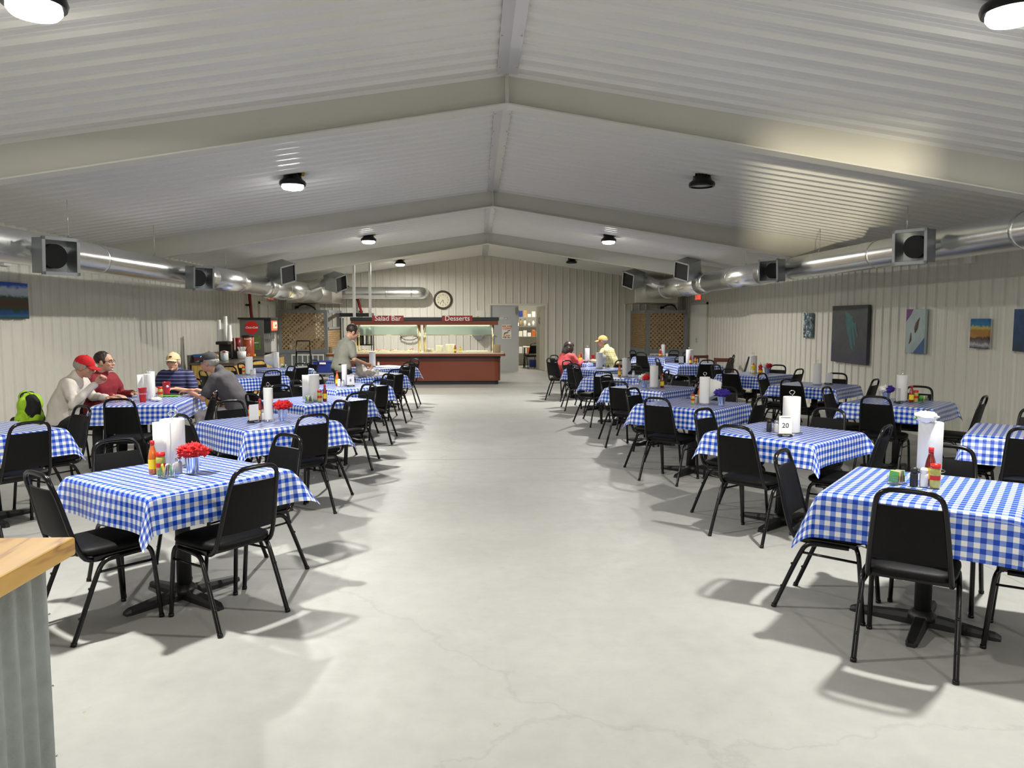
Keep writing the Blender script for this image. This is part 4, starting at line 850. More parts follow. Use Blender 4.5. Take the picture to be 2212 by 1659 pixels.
crock('cream_crock', 'shorter cream crock on the dessert side of the bar', 'crock', -.98, 19.95, .09, .17, M_crk); crock('cream_crock', 'larger cream crock with lid on the dessert side of the bar', 'crock', -.70, 19.95, .115, .20, M_crk)
crock('steel_tray', 'steel tray with red tongs at the centre of the bar', 'tray', -1.22, 19.75, .10, .09, M_bartop, M_red)
first(PR['sauced'], (-.56, 19.54, .816), 0, 'dark sauce bottle standing on the dessert side of the bar', 'hot sauce bottles', (1.2, 1.2, 1.05)); first(PR['must'], (-.43, 19.54, .816), 0, 'yellow bottle standing on the dessert side of the bar', 'squeeze bottles', (1, 1, .8))
crock('glass_beaker', 'brown container of crackers on the right end of the bar', 'container', .52, 19.45, .085, .20, mat('tan_tub', (.35, .27, .17), .4), M_paper)
crock('paper_cup', 'small cup with white foam top on the left end of the bar', 'cup', -3.70, 19.42, .05, .16, mat('brown_cup', (.25, .17, .09), .5), M_flw)
o = MB().bb(-.28, .28, -.16, .16, 0, .03).build('pastry_tray', M_crk, None, (.0, 19.95, .816), bevel=.008); tag(o, 'shallow cream tray at the right of the dessert side', 'tray')
t = thing('carton_stack', 'two pale cartons lying on top of the bar canopy', 'carton', (-.30, 19.95, 1.722)); MB().bb(-.1, .12, -.1, .1, 0, .035).build('carton', M_paper, t); MB().bb(.3, .36, -.04, .04, 0, .03).build('small_carton', M_yel, t)
t = thing('wall_funnel', 'grey plastic scoop bin hanging on the end wall behind the desserts', 'bin', (.05, YE - .16, 1.02)); MB().prism([(-.22, .34), (.22, .34), (.2, .14), (.08, 0), (-.08, 0), (-.2, .14)], -.12, .12).build('bin_body', M_grey, t, bevel=.01); MB().bb(-.24, .24, -.14, .14, .34, .36).build('bin_lid', M_galvd, t)
t = thing('power_cable', 'coiled black power cable hanging on the end wall behind the salads', 'cable', (-2.15, 24.43, 1.0))
m = MB(); m.tube([(.28 * math.cos(a / 10) + .02 * math.sin(a), -.02 - .0006 * a, .15 + .14 * math.sin(a / 10)) for a in range(0, 150)], .011, 6); m.tube([(-.1, -.02, .27), (.2, -.02, .46), (.22, -.02, .5)], .012, 6); m.build('cable_loop', M_blk, t); MB().bb(.17, .27, -.05, .02, .46, .56).build('plug', M_cast, t)
MB().bb(.0, .12, -.01, .0, .0, .01)
o = MB().bb(-.12, .12, 0, .004, 0, .22).build('notice_sheet', M_paper, None, (.13, YE - .028, 1.74)); tag(o, 'white paper notice on the end wall left of the double door', 'notice')
# coffee urns on a rack behind the bar
t = thing('storage_rack', 'black wire storage rack behind the left end of the bar', 'rack', (-3.32, 21.3, 0))
m = MB()
for x in (-.42, .42):
    for y in (-.22, .22): m.cyl((x, y, 0), (x, y, 1.70), .014, n=8)
m.build('upright', M_cast, t)
for z in (.3, .95, 1.74): MB().bb(-.44, .44, -.24, .24, z, z + (.025 if z < 1.7 else .10)).build('shelf', M_cast, t)
for k, x in enumerate((-.62, -.38)):
    t = thing('coffee_urn', ('left' if k == 0 else 'right') + ' dark coffee urn on the rack behind the bar', 'urn', (-2.75 + x + .15, 21.2, .976)); m = MB(); m.lathe([(.10, 0), (.10, .02), (.095, .40), (.06, .44), (.02, .46)], n=18); m.build('urn_body', (M_cast, M_galvd)[k], t); m = MB(); m.tube([(0, -.10, .08), (0, -.15, .06)], .012); m.build('spout', M_chrome, t)
# ---------------------------------------------------------------- red pipes
t = thing('red_pipe', 'dark red pipe rising on the left wall behind the tea urn', 'pipe'); MB().tube(smooth_path([(-5.62, 19.5, .02), (-5.62, 19.5, 1.3), (-5.70, 19.5, 2.0), (-5.72, 19.5, 2.7)], 1), .04, 12).build('pipe_run', M_maroonp, t); MB().bb(-5.80, -5.68, 19.44, 19.56, 2.0, 2.05).build('pipe_clip', M_dark, t)
t = thing('red_pipe', 'dark red pipe crossing behind the ducts to the end wall', 'pipe'); MB().tube([(-5.4, 24.3, 2.72), (-4.9, 24.3, 2.86), (-4.2, 24.3, 2.80), (-3.95, 24.3, 2.62), (-3.75, 24.3, 2.28), (-3.60, 24.3, 1.75)], .04, 12).build('pipe_run', M_maroonp, t); MB().bb(-3.72, -3.62, 24.34, 24.47, 1.9, 1.95).build('pipe_clip', M_dark, t)
# ---------------------------------------------------------------- beverage counter
t = thing('beverage_counter', 'yellow pine beverage counter with dark top by the left wall', 'counter', (0, 0, 0))
c0, c1, d0, d1 = -5.26, -4.47, 14.2, 17.95
MB().bb(c0, c1 - .04, d0 + .04, d1, .04, .82).build('carcass', M_pinev, t)
for k in range(6):
    a = d0 + .06 + k * (d1 - d0 - .08) / 6; MB().bb(c1 - .04, c1 - .022, a + .012, a + (d1 - d0 - .08) / 6 - .012, .10, .80).build('door_panel', M_pinev, t, bevel=.003)
MB().bb(c0 + .05, c1 - .06, d0 + .020, d0 + .04, .10, .80).build('end_panel', M_pinev, t, bevel=.003)
MB().bb(c0 - .03, c1, d0, d1 + .02, .82, .86).build('counter_top', mat('dark_laminate_top', (.10, .085, .07), .3), t, bevel=.004)
MB().bb(c0 - .06, c0 - .02, d0, d1 + .02, .0, 1.0).build('back_board', mat('dark_edge_board', (.10, .09, .075), .5), t)
zc = .861
t = thing('soda_dispenser', 'grey soda dispenser with a red script disc on its side', 'drink machine', (-4.92, 17.41, zc))
MB().bb(-.33, .20, -.28, .28, 0, .80).build('machine_body', mat('brushed_grey_panel', (.16, .155, .145), .35, .5), t, bevel=.008)
MB().bb(-.36, .36, -.31, .31, .80, .84).build('top_cover', M_cast, t)
MB().bb(.20, .35, -.28, .28, .50, .80).build('merchandiser', M_cast, t, bevel=.008)
MB().bb(.351, .358, -.24, .24, .55, .77).build('lit_sign', mat('lit_red_sign', (.8, .1, .05), .4, emit=(1, .10, .04), es=1.3), t); MB().bb(.359, .362, -.10, .22, .60, .74).build('sign_panel', mat('lit_cream_sign', (.9, .8, .5), .4, emit=(1, .85, .5), es=1.4), t); text('Coke', .10, M_txtr, 'lettering', t, (.364, .06, .67), (PI / 2, 0, PI / 2), shear=.3)
m = MB()
for y in (-.2, -.07, .06, .19): m.bb(.20, .30, y - .03, y + .03, .36, .48); m.cyl((.27, y, .36), (.27, y, .31), .012)
m.build('dispensing_valves', M_galvd, t); MB().bb(.20, .34, -.27, .27, .0, .06).build('drip_tray', M_cast, t)
m = MB(); m.lathe([(.0001, .004), (.145, .004), (.145, 0), (.0001, 0)], n=40, M=Matrix.Rotation(PI / 2, 4, 'X'), cap=False, smooth=False); m.build('red_disc', M_red, t, loc=(-.07, -.283, .62)); text('Coca-Cola', .062, M_txtw, 'lettering', t, (-.07, -.290, .62), shear=.35, bold=.001)
MB().bb(-.12, .12, -.286, -.281, .12, .44).build('picture_panel', mat('leafy_picture', (.10, .16, .04), .5, noise_amt=.9, nscale=18), t); text('BREW', .035, M_txtw, 'lettering', t, (.03, -.289, .28))
t = thing('tea_dispenser', 'round red and amber iced tea dispenser on the beverage counter', 'drink dispenser', (-4.85, 16.35, zc)); m = MB(); m.lathe([(.12, 0), (.125, .02), (.125, .42), (.11, .43)], n=28); m.build('drum', mat('amber_red_print', (.32, .05, .01), .35, noise_amt=.7, nscale=7), t); m = MB(); m.lathe([(.13, .43), (.13, .46), (.02, .47)], n=28); m.build('lid', M_cast, t); text('Luzianne', .045, M_txtw, 'lettering', t, (.05, -.125, .39), (PI / 2, 0, .4)); MB().bb(.10, .16, -.03, .0, .02, .07).build('tap', M_yel, t)
t = thing('cup_sleeve', 'dark red stacks of plastic cups beside the tea dispenser', 'cups', (-4.98, 15.92, zc)); m = MB()
MB().bb(-.13, .13, -.08, .08, 0, .15).build('cup_rack', M_cast, t)
for x in (-.075, .06): m.lathe([(.045, .15), (.055, .42), (.05, .42)], (x, 0, 0), 18)
m.build('cup_stack', M_maroonp, t)
t = thing('coffee_maker', 'black coffee maker with glass pot on the beverage counter', 'coffee maker', (-5.03, 15.39, zc)); MB().bb(-.12, .12, -.15, .12, .30, .36).build('top_plate', M_cast, t, bevel=.01); MB().bb(-.12, .12, .05, .14, 0, .30).build('tower', M_cast, t); MB().bb(-.12, .12, -.15, .14, 0, .03).build('warmer_base', M_cast, t)
m = MB(); m.lathe([(.06, .032), (.07, .06), (.06, .12), (.04, .15), (.045, .17)], (-.0, -.06, 0), 18); m.build('glass_pot', mat('dark_glass', (.03, .02, .015), .08), t); m = MB(); m.tube(smooth_path([(.05, -.06, .16), (.12, -.06, .15), (.12, -.06, .07), (.07, -.06, .06)], 2), .010, 8); m.build('pot_handle', M_cast, t)
for k, (x, y, h) in enumerate(((-5.11, 15.36, .42), (-5.01, 15.44, .50), (-4.91, 15.36, .32))):
    t = thing('foam_cup_stack', ('left', 'tallest middle', 'short right')[k] + ' stack of white foam cups on the coffee maker', 'cups', (x, y, zc + .361), 0, 'foam cup stacks'); m = MB(); z = 0; pr = [(.044, 0)]
    while z < h: pr += [(.052, z + .014), (.050, z + .016)]; z += .018
    pr = [(r * (1 - .3 * zz / h), zz) for r, zz in pr]; m.lathe(pr, n=18); m.build('cup_stack', M_wht, t)
t = thing('sugar_canister', 'cream round canister on the beverage counter near the coffee pot', 'canister', (-4.92, 15.04, zc)); m = MB(); m.lathe([(.07, 0), (.075, .01), (.075, .15), (.06, .16)], n=20); m.build('canister_body', M_crk, t); m = MB(); m.lathe([(.078, .15), (.078, .17), (.02, .19)], n=20); m.build('lid', M_wht, t)
t = thing('straw_holder', 'white tub stuffed with wrapped straws on the beverage counter', 'straws', (-4.79, 15.71, zc)); m = MB(); m.lathe([(.08, 0), (.09, .15), (.085, .15)], n=18); m.build('tub', M_wht, t); m = MB()
for k in range(26): a, b = rnd.uniform(-.06, .06), rnd.uniform(-.06, .06); m.tube([(a * .7, b * .7, .1), (a * 1.6, b * 1.6, .24)], .004, 4)
m.build('straws', M_paper, t)
for k, (x, y, kd, s, lb) in enumerate(((-5.03, 14.64, 'ket', 1.1, 'red ketchup bottle at the left group on the beverage counter'), (-4.92, 14.61, 'must', .9, 'yellow bottle beside ketchup on the beverage counter'), (-5.11, 14.75, 'sauced', 1, 'dark sauce bottle at the back of the beverage counter'))):
    first(PR[kd], (x, y, zc), 0, lb, NAMEOF[kd][1], (s, s, s))
t = thing('spray_bottle', 'white and pale blue bottle at the front of the beverage counter', 'bottle', (-4.79, 14.61, zc)); m = MB(); m.lathe([(.035, 0), (.038, .10), (.018, .15), (.016, .17)], n=16); m.build('bottle', mat('pale_blue_plastic', (.45, .58, .68), .4), t); MB().bb(-.02, .03, -.01, .01, .17, .20).build('nozzle', M_red, t)
t = thing('snack_carton', 'blue printed carton at the left end of the beverage counter', 'carton', (-5.11, 14.38, zc)); MB().bb(-.13, .13, -.08, .08, 0, .10).build('carton_body', mat('dark_red_print', (.12, .03, .04), .5, noise_amt=.6, nscale=20), t); MB().bb(-.135, .135, -.085, .085, .10, .15).build('carton_lid', mat('blue_print', (.02, .12, .35), .4), t)
# ---------------------------------------------------------------- ladder, bin, high chairs
t = thing('step_ladder', 'black folding step ladder in front of the left lattice', 'step ladder', (-4.15, 18.4, 0), .1)
for s in (-1, 1):
    MB().tube([(s * .20, -.28, 0), (s * .15, 0, 1.15)], .014).build('front_leg', M_blk, t); MB().tube([(s * .20, .30, 0), (s * .16, .02, .95)], .012).build('rear_leg', M_blk, t)
MB().tube([(-.15, 0, 1.15), (.15, 0, 1.15)], .014).build('top_rail', M_blk, t)
for z, y in ((.30, -.20), (.60, -.13), (.88, -.05)): MB().bb(-.17, .17, y - .05, y + .08, z, z + .025).build('step', M_blk, t)
t = thing('bus_cart', 'grey bus cart standing behind the left tables', 'cart', (-3.52, 17.7, 0)); 
for x in (-.26, .26):
    for y in (-.2, .2): MB().cyl((x, y, .02), (x, y, .42), .014, n=8).build('cart_post', M_chrome, t)
for z in (.12, .42): MB().bb(-.28, .28, -.22, .22, z, z + .02).build('cart_shelf', M_grey, t)
t = thing('storage_tote', 'blue plastic storage tote standing on the bus cart', 'tote', (-3.52, 17.7, .441)); m = MB(); m.add([(-.19, -.16, 0), (.19, -.16, 0), (.19, .16, 0), (-.19, .16, 0), (-.23, -.19, .24), (.23, -.19, .24), (.23, .19, .24), (-.23, .19, .24)], [(0, 3, 2, 1), (4, 5, 6, 7), (0, 1, 5, 4), (1, 2, 6, 5), (2, 3, 7, 6), (3, 0, 4, 7)]); m.build('tote_body', M_blue, t, bevel=.01); MB().bb(-.245, .245, -.20, .20, .24, .265).build('tote_lid', M_blue, t, bevel=.006); MB().bb(-.07, .07, -.215, -.195, .20, .24).build('latch', M_wht, t)
for k, (x, y, a, lb) in enumerate(((5.62, 19.2, .3, 'dark red wooden high chair near the right exit door'), (5.85, 17.75, -.4, 'dark red wooden high chair beside the right wall'))):
    t = thing('high_chair', lb, 'high chair', (x, y, 0), a, 'wooden high chairs')
    mw = M_hcw if k else wood('dark_red_wood', (.09, .018, .012), (.05, .01, .008), 4, (1, 1, 4)); M_hcw = mw
    for sx in (-1, 1):
        for sy in (-1, 1): MB().tube([(sx * .24, sy * .24, 0), (sx * .19, sy * .19, .76 if sy < 0 else .70)], .018, 6).build('leg', mw, t)
        MB().box((sx * .19, 0, .70), (.03, .42, .05)).build('arm_rail', mw, t)
    MB().box((0, -.20, .72), (.42, .03, .07)).build('back_rail', mw, t); MB().box((0, .20, .67), (.42, .03, .05)).build('front_rail', mw, t); MB().box((0, 0, .50), (.40, .36, .025)).build('seat', mw, t)
put_chair(5.45, 15.9, 1.25, 'black chair nearer of two parked behind the exit-side tables')
put_chair(5.42, 16.75, 1.35, 'black chair farther of two parked behind the exit-side tables')
# ---------------------------------------------------------------- store room contents
t = thing('wire_shelving', 'steel wire shelving full of supplies in the store room', 'shelving', (2.1, 27.6, 0)); ZS = (.45, 1.06, 1.44, 1.76)
for x in (-.6, .6):
    for y in (-.22, .22): MB().cyl((x, y, 0), (x, y, 2.0), .014, n=8).build('upright', M_chrome, t)
for z in ZS: MB().bb(-.62, .62, -.24, .24, z - .02, z).build('shelf', M_galvd, t)
cols = [('red', M_red), ('dark blue', M_blue), ('white', M_wht), ('orange', M_hot), ('cream', M_crk), ('brown', M_lat)]
k = 0
for zi, z in enumerate(ZS):
    for i in range(7):
        x = 1.58 + .155 * i; cn, cm = cols[(2, 4, 5, 2, 0, 4, 3, 1)[(i * 3 + zi * 5) % 8]]; h = rnd.uniform(.10, .26); k += 1
        row = ('bottom', 'second', 'third', 'top')[zi]; pos = ('leftmost', 'second', 'third', 'fourth', 'fifth', 'sixth', 'last')[i]
        if zi == 2: t = thing('cleaner_bottle', '%s %s bottle on the %s shelf in the store room' % (pos, cn, row), 'bottle', (x, 27.5, z + .001), 0, 'store room supplies'); m = MB(); m.lathe([(.05, 0), (.055, h * .6), (.02, h * .8), (.02, h)], n=12); m.build('bottle', cm, t)
        else: o = MB().bb(-.065, .065, -.10, .10, 0, h).build('supply_box', cm, None, (x, 27.5, z + .001), bevel=.006); tag(o, '%s %s box on the %s shelf in the store room' % (pos, cn, row), 'box', 'store room supplies')
t = thing('work_table', 'small work table with white top in the store room', 'table', (2.05, 26.3, 0)); MB().bb(-.45, .45, -.3, .3, .70, .73).build('tabletop', M_wht, t)
for x in (-.4, .4):
    for y in (-.25, .25): MB().cyl((x, y, 0), (x, y, .70), .015, n=8).build('leg', M_blk, t)
put_chair(1.85, 25.85, .3, 'black chair pushed to the work table in the store room')
o = MB().bb(-.2, .2, -.15, .15, 0, .25).build('storage_crate', M_blue, None, (2.05, 26.85, 0)); tag(o, 'blue crate on the floor under the store room shelving', 'crate')
# ---------------------------------------------------------------- people
def blob(mb, name, m, parent, voxel=.006, sm=5, disp=None):
    me = bpy.data.meshes.new('t'); me.from_pydata(mb.v, [], mb.f); o = bpy.data.objects.new('t', me); C.objects.link(o)
    r = o.modifiers.new('r', 'REMESH'); r.mode = 'VOXEL'; r.voxel_size = voxel; s = o.modifiers.new('s', 'SMOOTH'); s.factor = .5; s.iterations = sm
    me2 = bpy.data.meshes.new_from_object(o.evaluated_get(bpy.context.evaluated_depsgraph_get())); me2.name = name
    bpy.data.objects.remove(o); bpy.data.meshes.remove(me)
    if disp:
        for v in me2.vertices:
            n_ = noise.noise(Vector((v.co.x * disp[1], v.co.y * disp[1], v.co.z * disp[1] * .6))); v.co += v.normal * n_ * disp[0]
    me2.materials.clear(); me2.materials.append(m); me2.polygons.foreach_set('use_smooth', [True] * len(me2.polygons))
    q = bpy.data.objects.new(name, me2); C.objects.link(q); q.parent = parent; return q
def capsule(mb, pts, rs):
    P = [Vector(p) for p in pts]; mb.tube(P, rs, 14)
    for p, r in zip(P, rs): mb.ell(p, (r, r, r), 0, 14, 10)
def loft(mb, secs, n=24):
    """torso: sections (centre, half width, half depth, tilt about x)"""
    vs = []
    for c, a, b, t in secs:
        R = Matrix.Rotation(t, 3, 'X')
        for i in range(n):
            u = 2 * PI * i / n; cu, su = math.cos(u), math.sin(u)
            vs.append(R @ Vector((a * abs(cu) ** .8 * (1 if cu > 0 else -1), b * abs(su) ** .85 * (1 if su > 0 else -1), 0)) + Vector(c))
    k = len(secs); fs = [(j * n + i, j * n + (i + 1) % n, (j + 1) * n + (i + 1) % n, (j + 1) * n + i) for j in range(k - 1) for i in range(n)] + [tuple(range(n))[::-1], tuple((k - 1) * n + i for i in range(n))]
    mb.add(vs, fs)
def hand(mb, w_, d, n, side, curl=.6, s=1.0):
    w_ = Vector(w_); d = Vector(d).normalized(); n = Vector(n); n = (n - d * n.dot(d)).normalized(); t = d.cross(n) * side
    R = Matrix((t, d, n)).transposed()
    mb.ell(w_ + d * .045 * s, (.040 * s, .052 * s, .017 * s), 0, 16, 10, R)
    for i, (off, L_) in enumerate(((-.031, .85), (-.0105, 1), (.0105, .95), (.031, .76))):
        b0 = w_ + d * .082 * s + t * off * s; c = curl * (1 + .12 * i); P = [b0]; dd = d.copy()
        for j in range(3):
            dd = (Matrix.Rotation(c * (.8 if j == 0 else 1), 3, t * -1) @ dd) if side > 0 else (Matrix.Rotation(c * (.8 if j == 0 else 1), 3, t) @ dd)
            P.append(P[-1] + dd.normalized() * (.036, .026, .020)[j] * L_ * s)
        capsule(mb, P, [.0092 * s, .0088 * s, .0082 * s, .0070 * s])
    b0 = w_ + d * .018 * s - t * .030 * s; P = [b0, b0 - t * .022 * s + d * .022 * s - n * .008 * s, b0 - t * .026 * s + d * .050 * s - n * .020 * s, b0 - t * .018 * s + d * .072 * s - n * .028 * s]
    capsule(mb, P, [.013 * s, .0115 * s, .010 * s, .008 * s])
def head_parts(mb, M, female=False):
    def E_(c, r): mb.ell(M @ Vector(c), r, 0, 20, 14, M.to_3x3())
    j = .9 if female else 1
    E_((0, -.015, .028), (.074, .094, .084)); E_((0, .018, -.028), (.060 * j, .070, .082)); E_((0, .034, -.078), (.040 * j, .044, .032)); E_((0, -.01, -.06), (.052 * j, .06, .05))
    E_((0, .088, -.014), (.010, .016, .028)); E_((0, .096, -.030), (.015, .018, .012)); E_((0, .072, .020), (.048, .018, .012)); E_((0, .084, -.064), (.022, .010, .009)); E_((0, .078, -.094), (.018, .014, .014))
    for s in (-1, 1): E_((s * .077, -.008, -.014), (.010, .020, .031)); E_((s * .038, .060, -.030), (.022, .018, .016))
def person(label, loc, rz, S):
    t = thing('person', label, 'person', loc, rz); sit = S.get('sit', True); skin = S['skin']; M3 = Vector
    L_ = S.get('lean', 0.1)       # forward offset of the shoulders
    hz = .56 if sit else .93; zs = S.get('sh', 1.0 if sit else 1.40); W = S.get('w', .195)
    pel = Vector((0, 0, hz)); chest = Vector((0, L_ * .72, hz + (zs - hz) * .72)); nb = Vector((0, L_ + .0, zs + .035)); waist = Vector((0, L_ * .22 - .01, hz + (zs - hz) * .36))
    ti = -math.atan2(L_, zs - hz)
    hc = Vector(S.get('hc', (0, L_ + .05, zs + .17))); yaw, pit, rol = S.get('head', (0, 0, 0))
    HM = Matrix.Translation(hc) @ Matrix.Rotation(yaw, 4, 'Z') @ Matrix.Rotation(pit, 4, 'X') @ Matrix.Rotation(rol, 4, 'Y')
    def torso(mb, g, top=True):
        loft(mb, [(pel + Vector((0, 0, -.08)), .145 + g, .105 + g, 0), (pel, .165 + g, .125 + g, 0), (waist, S.get('belly', .150) + g, S.get('bd', .115) + g, ti * .6), (chest, W - .02 + g, .118 + g, ti), (chest.lerp(nb, .62), W - .01 + g, .095 + g, ti), (nb + Vector((0, .0, -.005)), .095 + g, .06 + g, ti)])
    sh = [Vector((s * (W - .035), L_ + .0, zs - .035)) for s in (1, -1)]
    b = MB(); torso(b, -.006); capsule(b, [nb - Vector((0, .0, .03)), hc + HM.to_3x3() @ Vector((0, -.03, -.07))], [.058, .052]); head_parts(b, HM, S.get('f', False))
    arms = S['arms']; sl = MB(); torso(sl, .015)
    for k, (el, wr, hd, hn, cu) in enumerate(arms):
        el, wr = Vector(el), Vector(wr); s = (1, -1)[k]
        capsule(b, [sh[k] - Vector((s * .02, 0, .01)), el, wr], [.044, .037, .026]); hand(b, wr + (wr - el).normalized() * .01, hd, hn, s, cu)
        if S.get('sleeve') == 'long': capsule(sl, [sh[k] + Vector((-s * .012, 0, .0)), sh[k].lerp(el, .5), el, el.lerp(wr, .93)], [.072, .062, .053, .040])
        else: capsule(sl, [sh[k] + Vector((-s * .012, 0, .0)), sh[k].lerp(el, .72)], [.072, .062])
    capsule(sl, [nb - Vector((0, 0, .03)), nb + Vector((0, .012, .022))], [.078, .064])
    legs = S.get('legs') or ([((s * .09, .05, .56), (s * .13, .43, .545), (s * .13, .40, .10)) for s in (1, -1)] if sit else [((s * .085, 0, .90), (s * .10, .03, .50), (s * .10, -.01, .10)) for s in (1, -1)])
    pn = MB(); loft(pn, [(pel + Vector((0, 0, -.095)), .13, .10, 0), (pel + Vector((0, 0, -.06)), .172, .130, 0), (pel + Vector((0, 0, .06)), .168, .125, 0)])
    for s, (a, k_, n_) in zip((1, -1), legs):
        a, k_, n_ = Vector(a), Vector(k_), Vector(n_); capsule(b, [a, k_, n_, n_ - Vector((0, 0, .02))], [.072, .050, .036, .034]); capsule(b, [n_ - Vector((0, 0, .055)), n_ + Vector((0, .14, -.068))], [.03, .022])
        if sit: capsule(pn, [a, k_, n_ + Vector((0, 0, .02))], [.080, .066, .055])
        else: capsule(pn, [a, k_, n_ + Vector((0, 0, .0))], [.090, .065, .055])
    blob(b, 'body', skin, t, .007, 2)
    blob(sl, 'shirt', S['shirt'], t, .013, 4, (.010, 14)); blob(pn, 'trousers', S['pants'], t, .014, 4, (.008, 12))
    for s, (a, k_, n_) in zip((1, -1), legs):
        n_ = Vector(n_); m = MB(); capsule(m, [n_ + Vector((0, -.02, -.055)), n_ + Vector((0, .08, -.060)), n_ + Vector((0, .16, -.068))], [.042, .042, .032]); m.v = [(p[0], p[1], max(p[2], .001)) for p in m.v]; m.build('shoe', S.get('shoe', M_cast), t)
    def H(name, m, mt): m.v = [tuple(HM @ Vector(p)) for p in m.v]; return m.build(name, mt, t)
    for s in (-1, 1):
        m = MB(); m.ell((s * .031, .0765, .001), (.0125, .009, .0075), 0, 12, 8); H('eye', m, M_eye)
        m = MB(); m.ell((s * .031, .0845, .001), (.0055, .003, .0055), 0, 10, 6); H('iris', m, M_cast)
        m = MB(); m.tube([(s * .014, .089, .020), (s * .034, .086, .024), (s * .050, .076, .018)], [.004, .005, .003], 6); H('eyebrow', m, S.get('brow', M_hgrey))
    m = MB(); m.tube([(-.020, .086, -.064), (0, .095, -.064), (.020, .086, -.064)], .0028, 6); H('mouth', m, M_lip)
    if 'cap' in S:
        m = MB(); R_ = 26; V = []; rings = 9
        for j in range(rings):
            a = PI / 2 * j / (rings - 1)
            for i in range(R_): u = 2 * PI * i / R_; V.append((.083 * math.cos(a) * math.cos(u), -.012 + .105 * math.cos(a) * math.sin(u), .030 + .094 * math.sin(a)))
        F = [(j * R_ + i, j * R_ + (i + 1) % R_, (j + 1) * R_ + (i + 1) % R_, (j + 1) * R_ + i) for j in range(rings - 1) for i in range(R_)]; m.add(V, F, 0, True)
        m.ell((0, -.012, .125), (.009, .009, .006), 0, 8, 5); H('cap', m, S['cap'])
        m = MB(); V = []; n = 14
        for i in range(n + 1):
            u = -1 + 2 * i / n; x = .072 * u; y0 = -.012 + .103 * math.sqrt(max(0, 1 - (x / .083) ** 2)); y1 = .078 + .090 * math.sqrt(max(0, 1 - (u * .98) ** 2)); z = .034 - .016 * u * u
            V += [(x, y0 - .008, z), (x * .92, max(y1, y0 + .004), z - .018), (x, y0 - .008, z + .004), (x * .92, max(y1, y0 + .004), z - .014)]
        F = []
        for i in range(n): a = 4 * i; c = a + 4; F += [(a, c, c + 1, a + 1), (a + 2, a + 3, c + 3, c + 2), (a + 1, c + 1, c + 3, a + 3), (a, a + 2, c + 2, c)]
        m.add(V, F, 0, True); H('cap_brim', m, S['cap'])
        if 'logo' in S: m = MB(); m.ell((0, .088, .068), (.022, .006, .009), 0, 10, 6); H('cap_logo', m, S['logo'])
    if 'hair' in S:
        m = MB(); m.ell((0, -.028, .012 if 'cap' in S else .040), (.0815, .092, .075 if 'cap' in S else .084), 0, 22, 14)
        for s in (-1, 1): m.ell((s * .066, .014, .006), (.012, .022, .030), 0, 10, 8)
        if S.get('long'):
            for s in (-1, 0, 1): m.ell((s * .048, -.055, -.07), (.062, .062, .125), 0, 18, 12)
            m.ell((0, -.022, .038), (.094, .108, .096), 0, 22, 14); m.ell((.0, .03, .07), (.075, .06, .05), 0, 14, 10); m.ell((.075, .01, -.03), (.03, .05, .09), 0, 14, 10); m.ell((-.075, .01, -.03), (.03, .05, .09), 0, 14, 10)
        m.v = [tuple(HM @ Vector(p)) for p in m.v]; blob(m, 'hair', S['hair'], t, .007, 2, (.005, 60))
    if S.get('glasses'):
        m = MB()
        for s in (-1, 1):
            m.tube([(s * .031 + .021 * math.cos(a * PI / 8), .094, .001 + .013 * math.sin(a * PI / 8)) for a in range(16)], .0016, 5, closed=True); m.tube([(s * .052, .092, .006), (s * .076, .05, .008), (s * .080, -.01, .006)], .002, 5)
        m.tube([(-.010, .097, .004), (.010, .097, .004)], .002, 5); H('glasses', m, M_cast)
    return t
def skinm(name, c):
    m = mat(name, c, .5, noise_amt=.06, nscale=12); b = m.node_tree.nodes['Principled BSDF']; b.inputs['Subsurface Weight'].default_value = .08; b.inputs['Subsurface Radius'].default_value = (.02, .008, .004); b.inputs['Subsurface Scale'].default_value = .5; return m
M_eye = mat('eye_white', (.65, .63, .60), .2); M_lip = mat('lip', (.28, .10, .08), .5); M_hgrey = mat('grey_hair', (.32, .30, .27), .7, noise_amt=.3, nscale=80); M_hbr = mat('dark_brown_hair', (.022, .012, .008), .5, noise_amt=.4, nscale=60)
M_sk1 = skinm('ruddy_skin', (.46, .235, .155)); M_sk2 = skinm('light_skin', (.55, .31, .21))
def band_mat(name, base, stripe, period, width, axis=2, second=None, rough=.8):
    m = bpy.data.materials.new(name); m.use_nodes = True; N, L = nt(m); b = N['Principled BSDF']; b.inputs['Roughness'].default_value = rough
    tc = N.new('ShaderNodeTexCoord'); sp = N.new('ShaderNodeSeparateXYZ'); L.new(tc.outputs['Object'], sp.inputs[0]); prev = None
    def bnd(ax, per, wd, col, inp, off=0):
        q = N.new('ShaderNodeMath'); q.operation = 'MULTIPLY_ADD'; q.inputs[1].default_value = 1 / per; q.inputs[2].default_value = off; L.new(sp.outputs[ax], q.inputs[0]); f = N.new('ShaderNodeMath'); f.operation = 'FRACT'; L.new(q.outputs[0], f.inputs[0])
        g = N.new('ShaderNodeMath'); g.operation = 'LESS_THAN'; g.inputs[1].default_value = wd; L.new(f.outputs[0], g.inputs[0]); x = N.new('ShaderNodeMix'); x.data_type = 'RGBA'; L.new(g.outputs[0], x.inputs[0])
        if isinstance(inp, tuple): x.inputs[6].default_value = (*inp, 1)
        else: L.new(inp, x.inputs[6])
        x.inputs[7].default_value = (*col, 1); return x.outputs[2]
    o = bnd(axis, period, width, stripe, base)
    if second: o = bnd(axis, period, width * .6, second[0], o, .5); o = bnd(0, period, width, stripe, o); o = bnd(0, period, width * .6, second[0], o, .5)
    L.new(o, b.inputs['Base Color']); return m
cl = lambda n, c: mat(n, c, .85, noise_amt=.12, nscale=25, bump=.3, bscale=30)
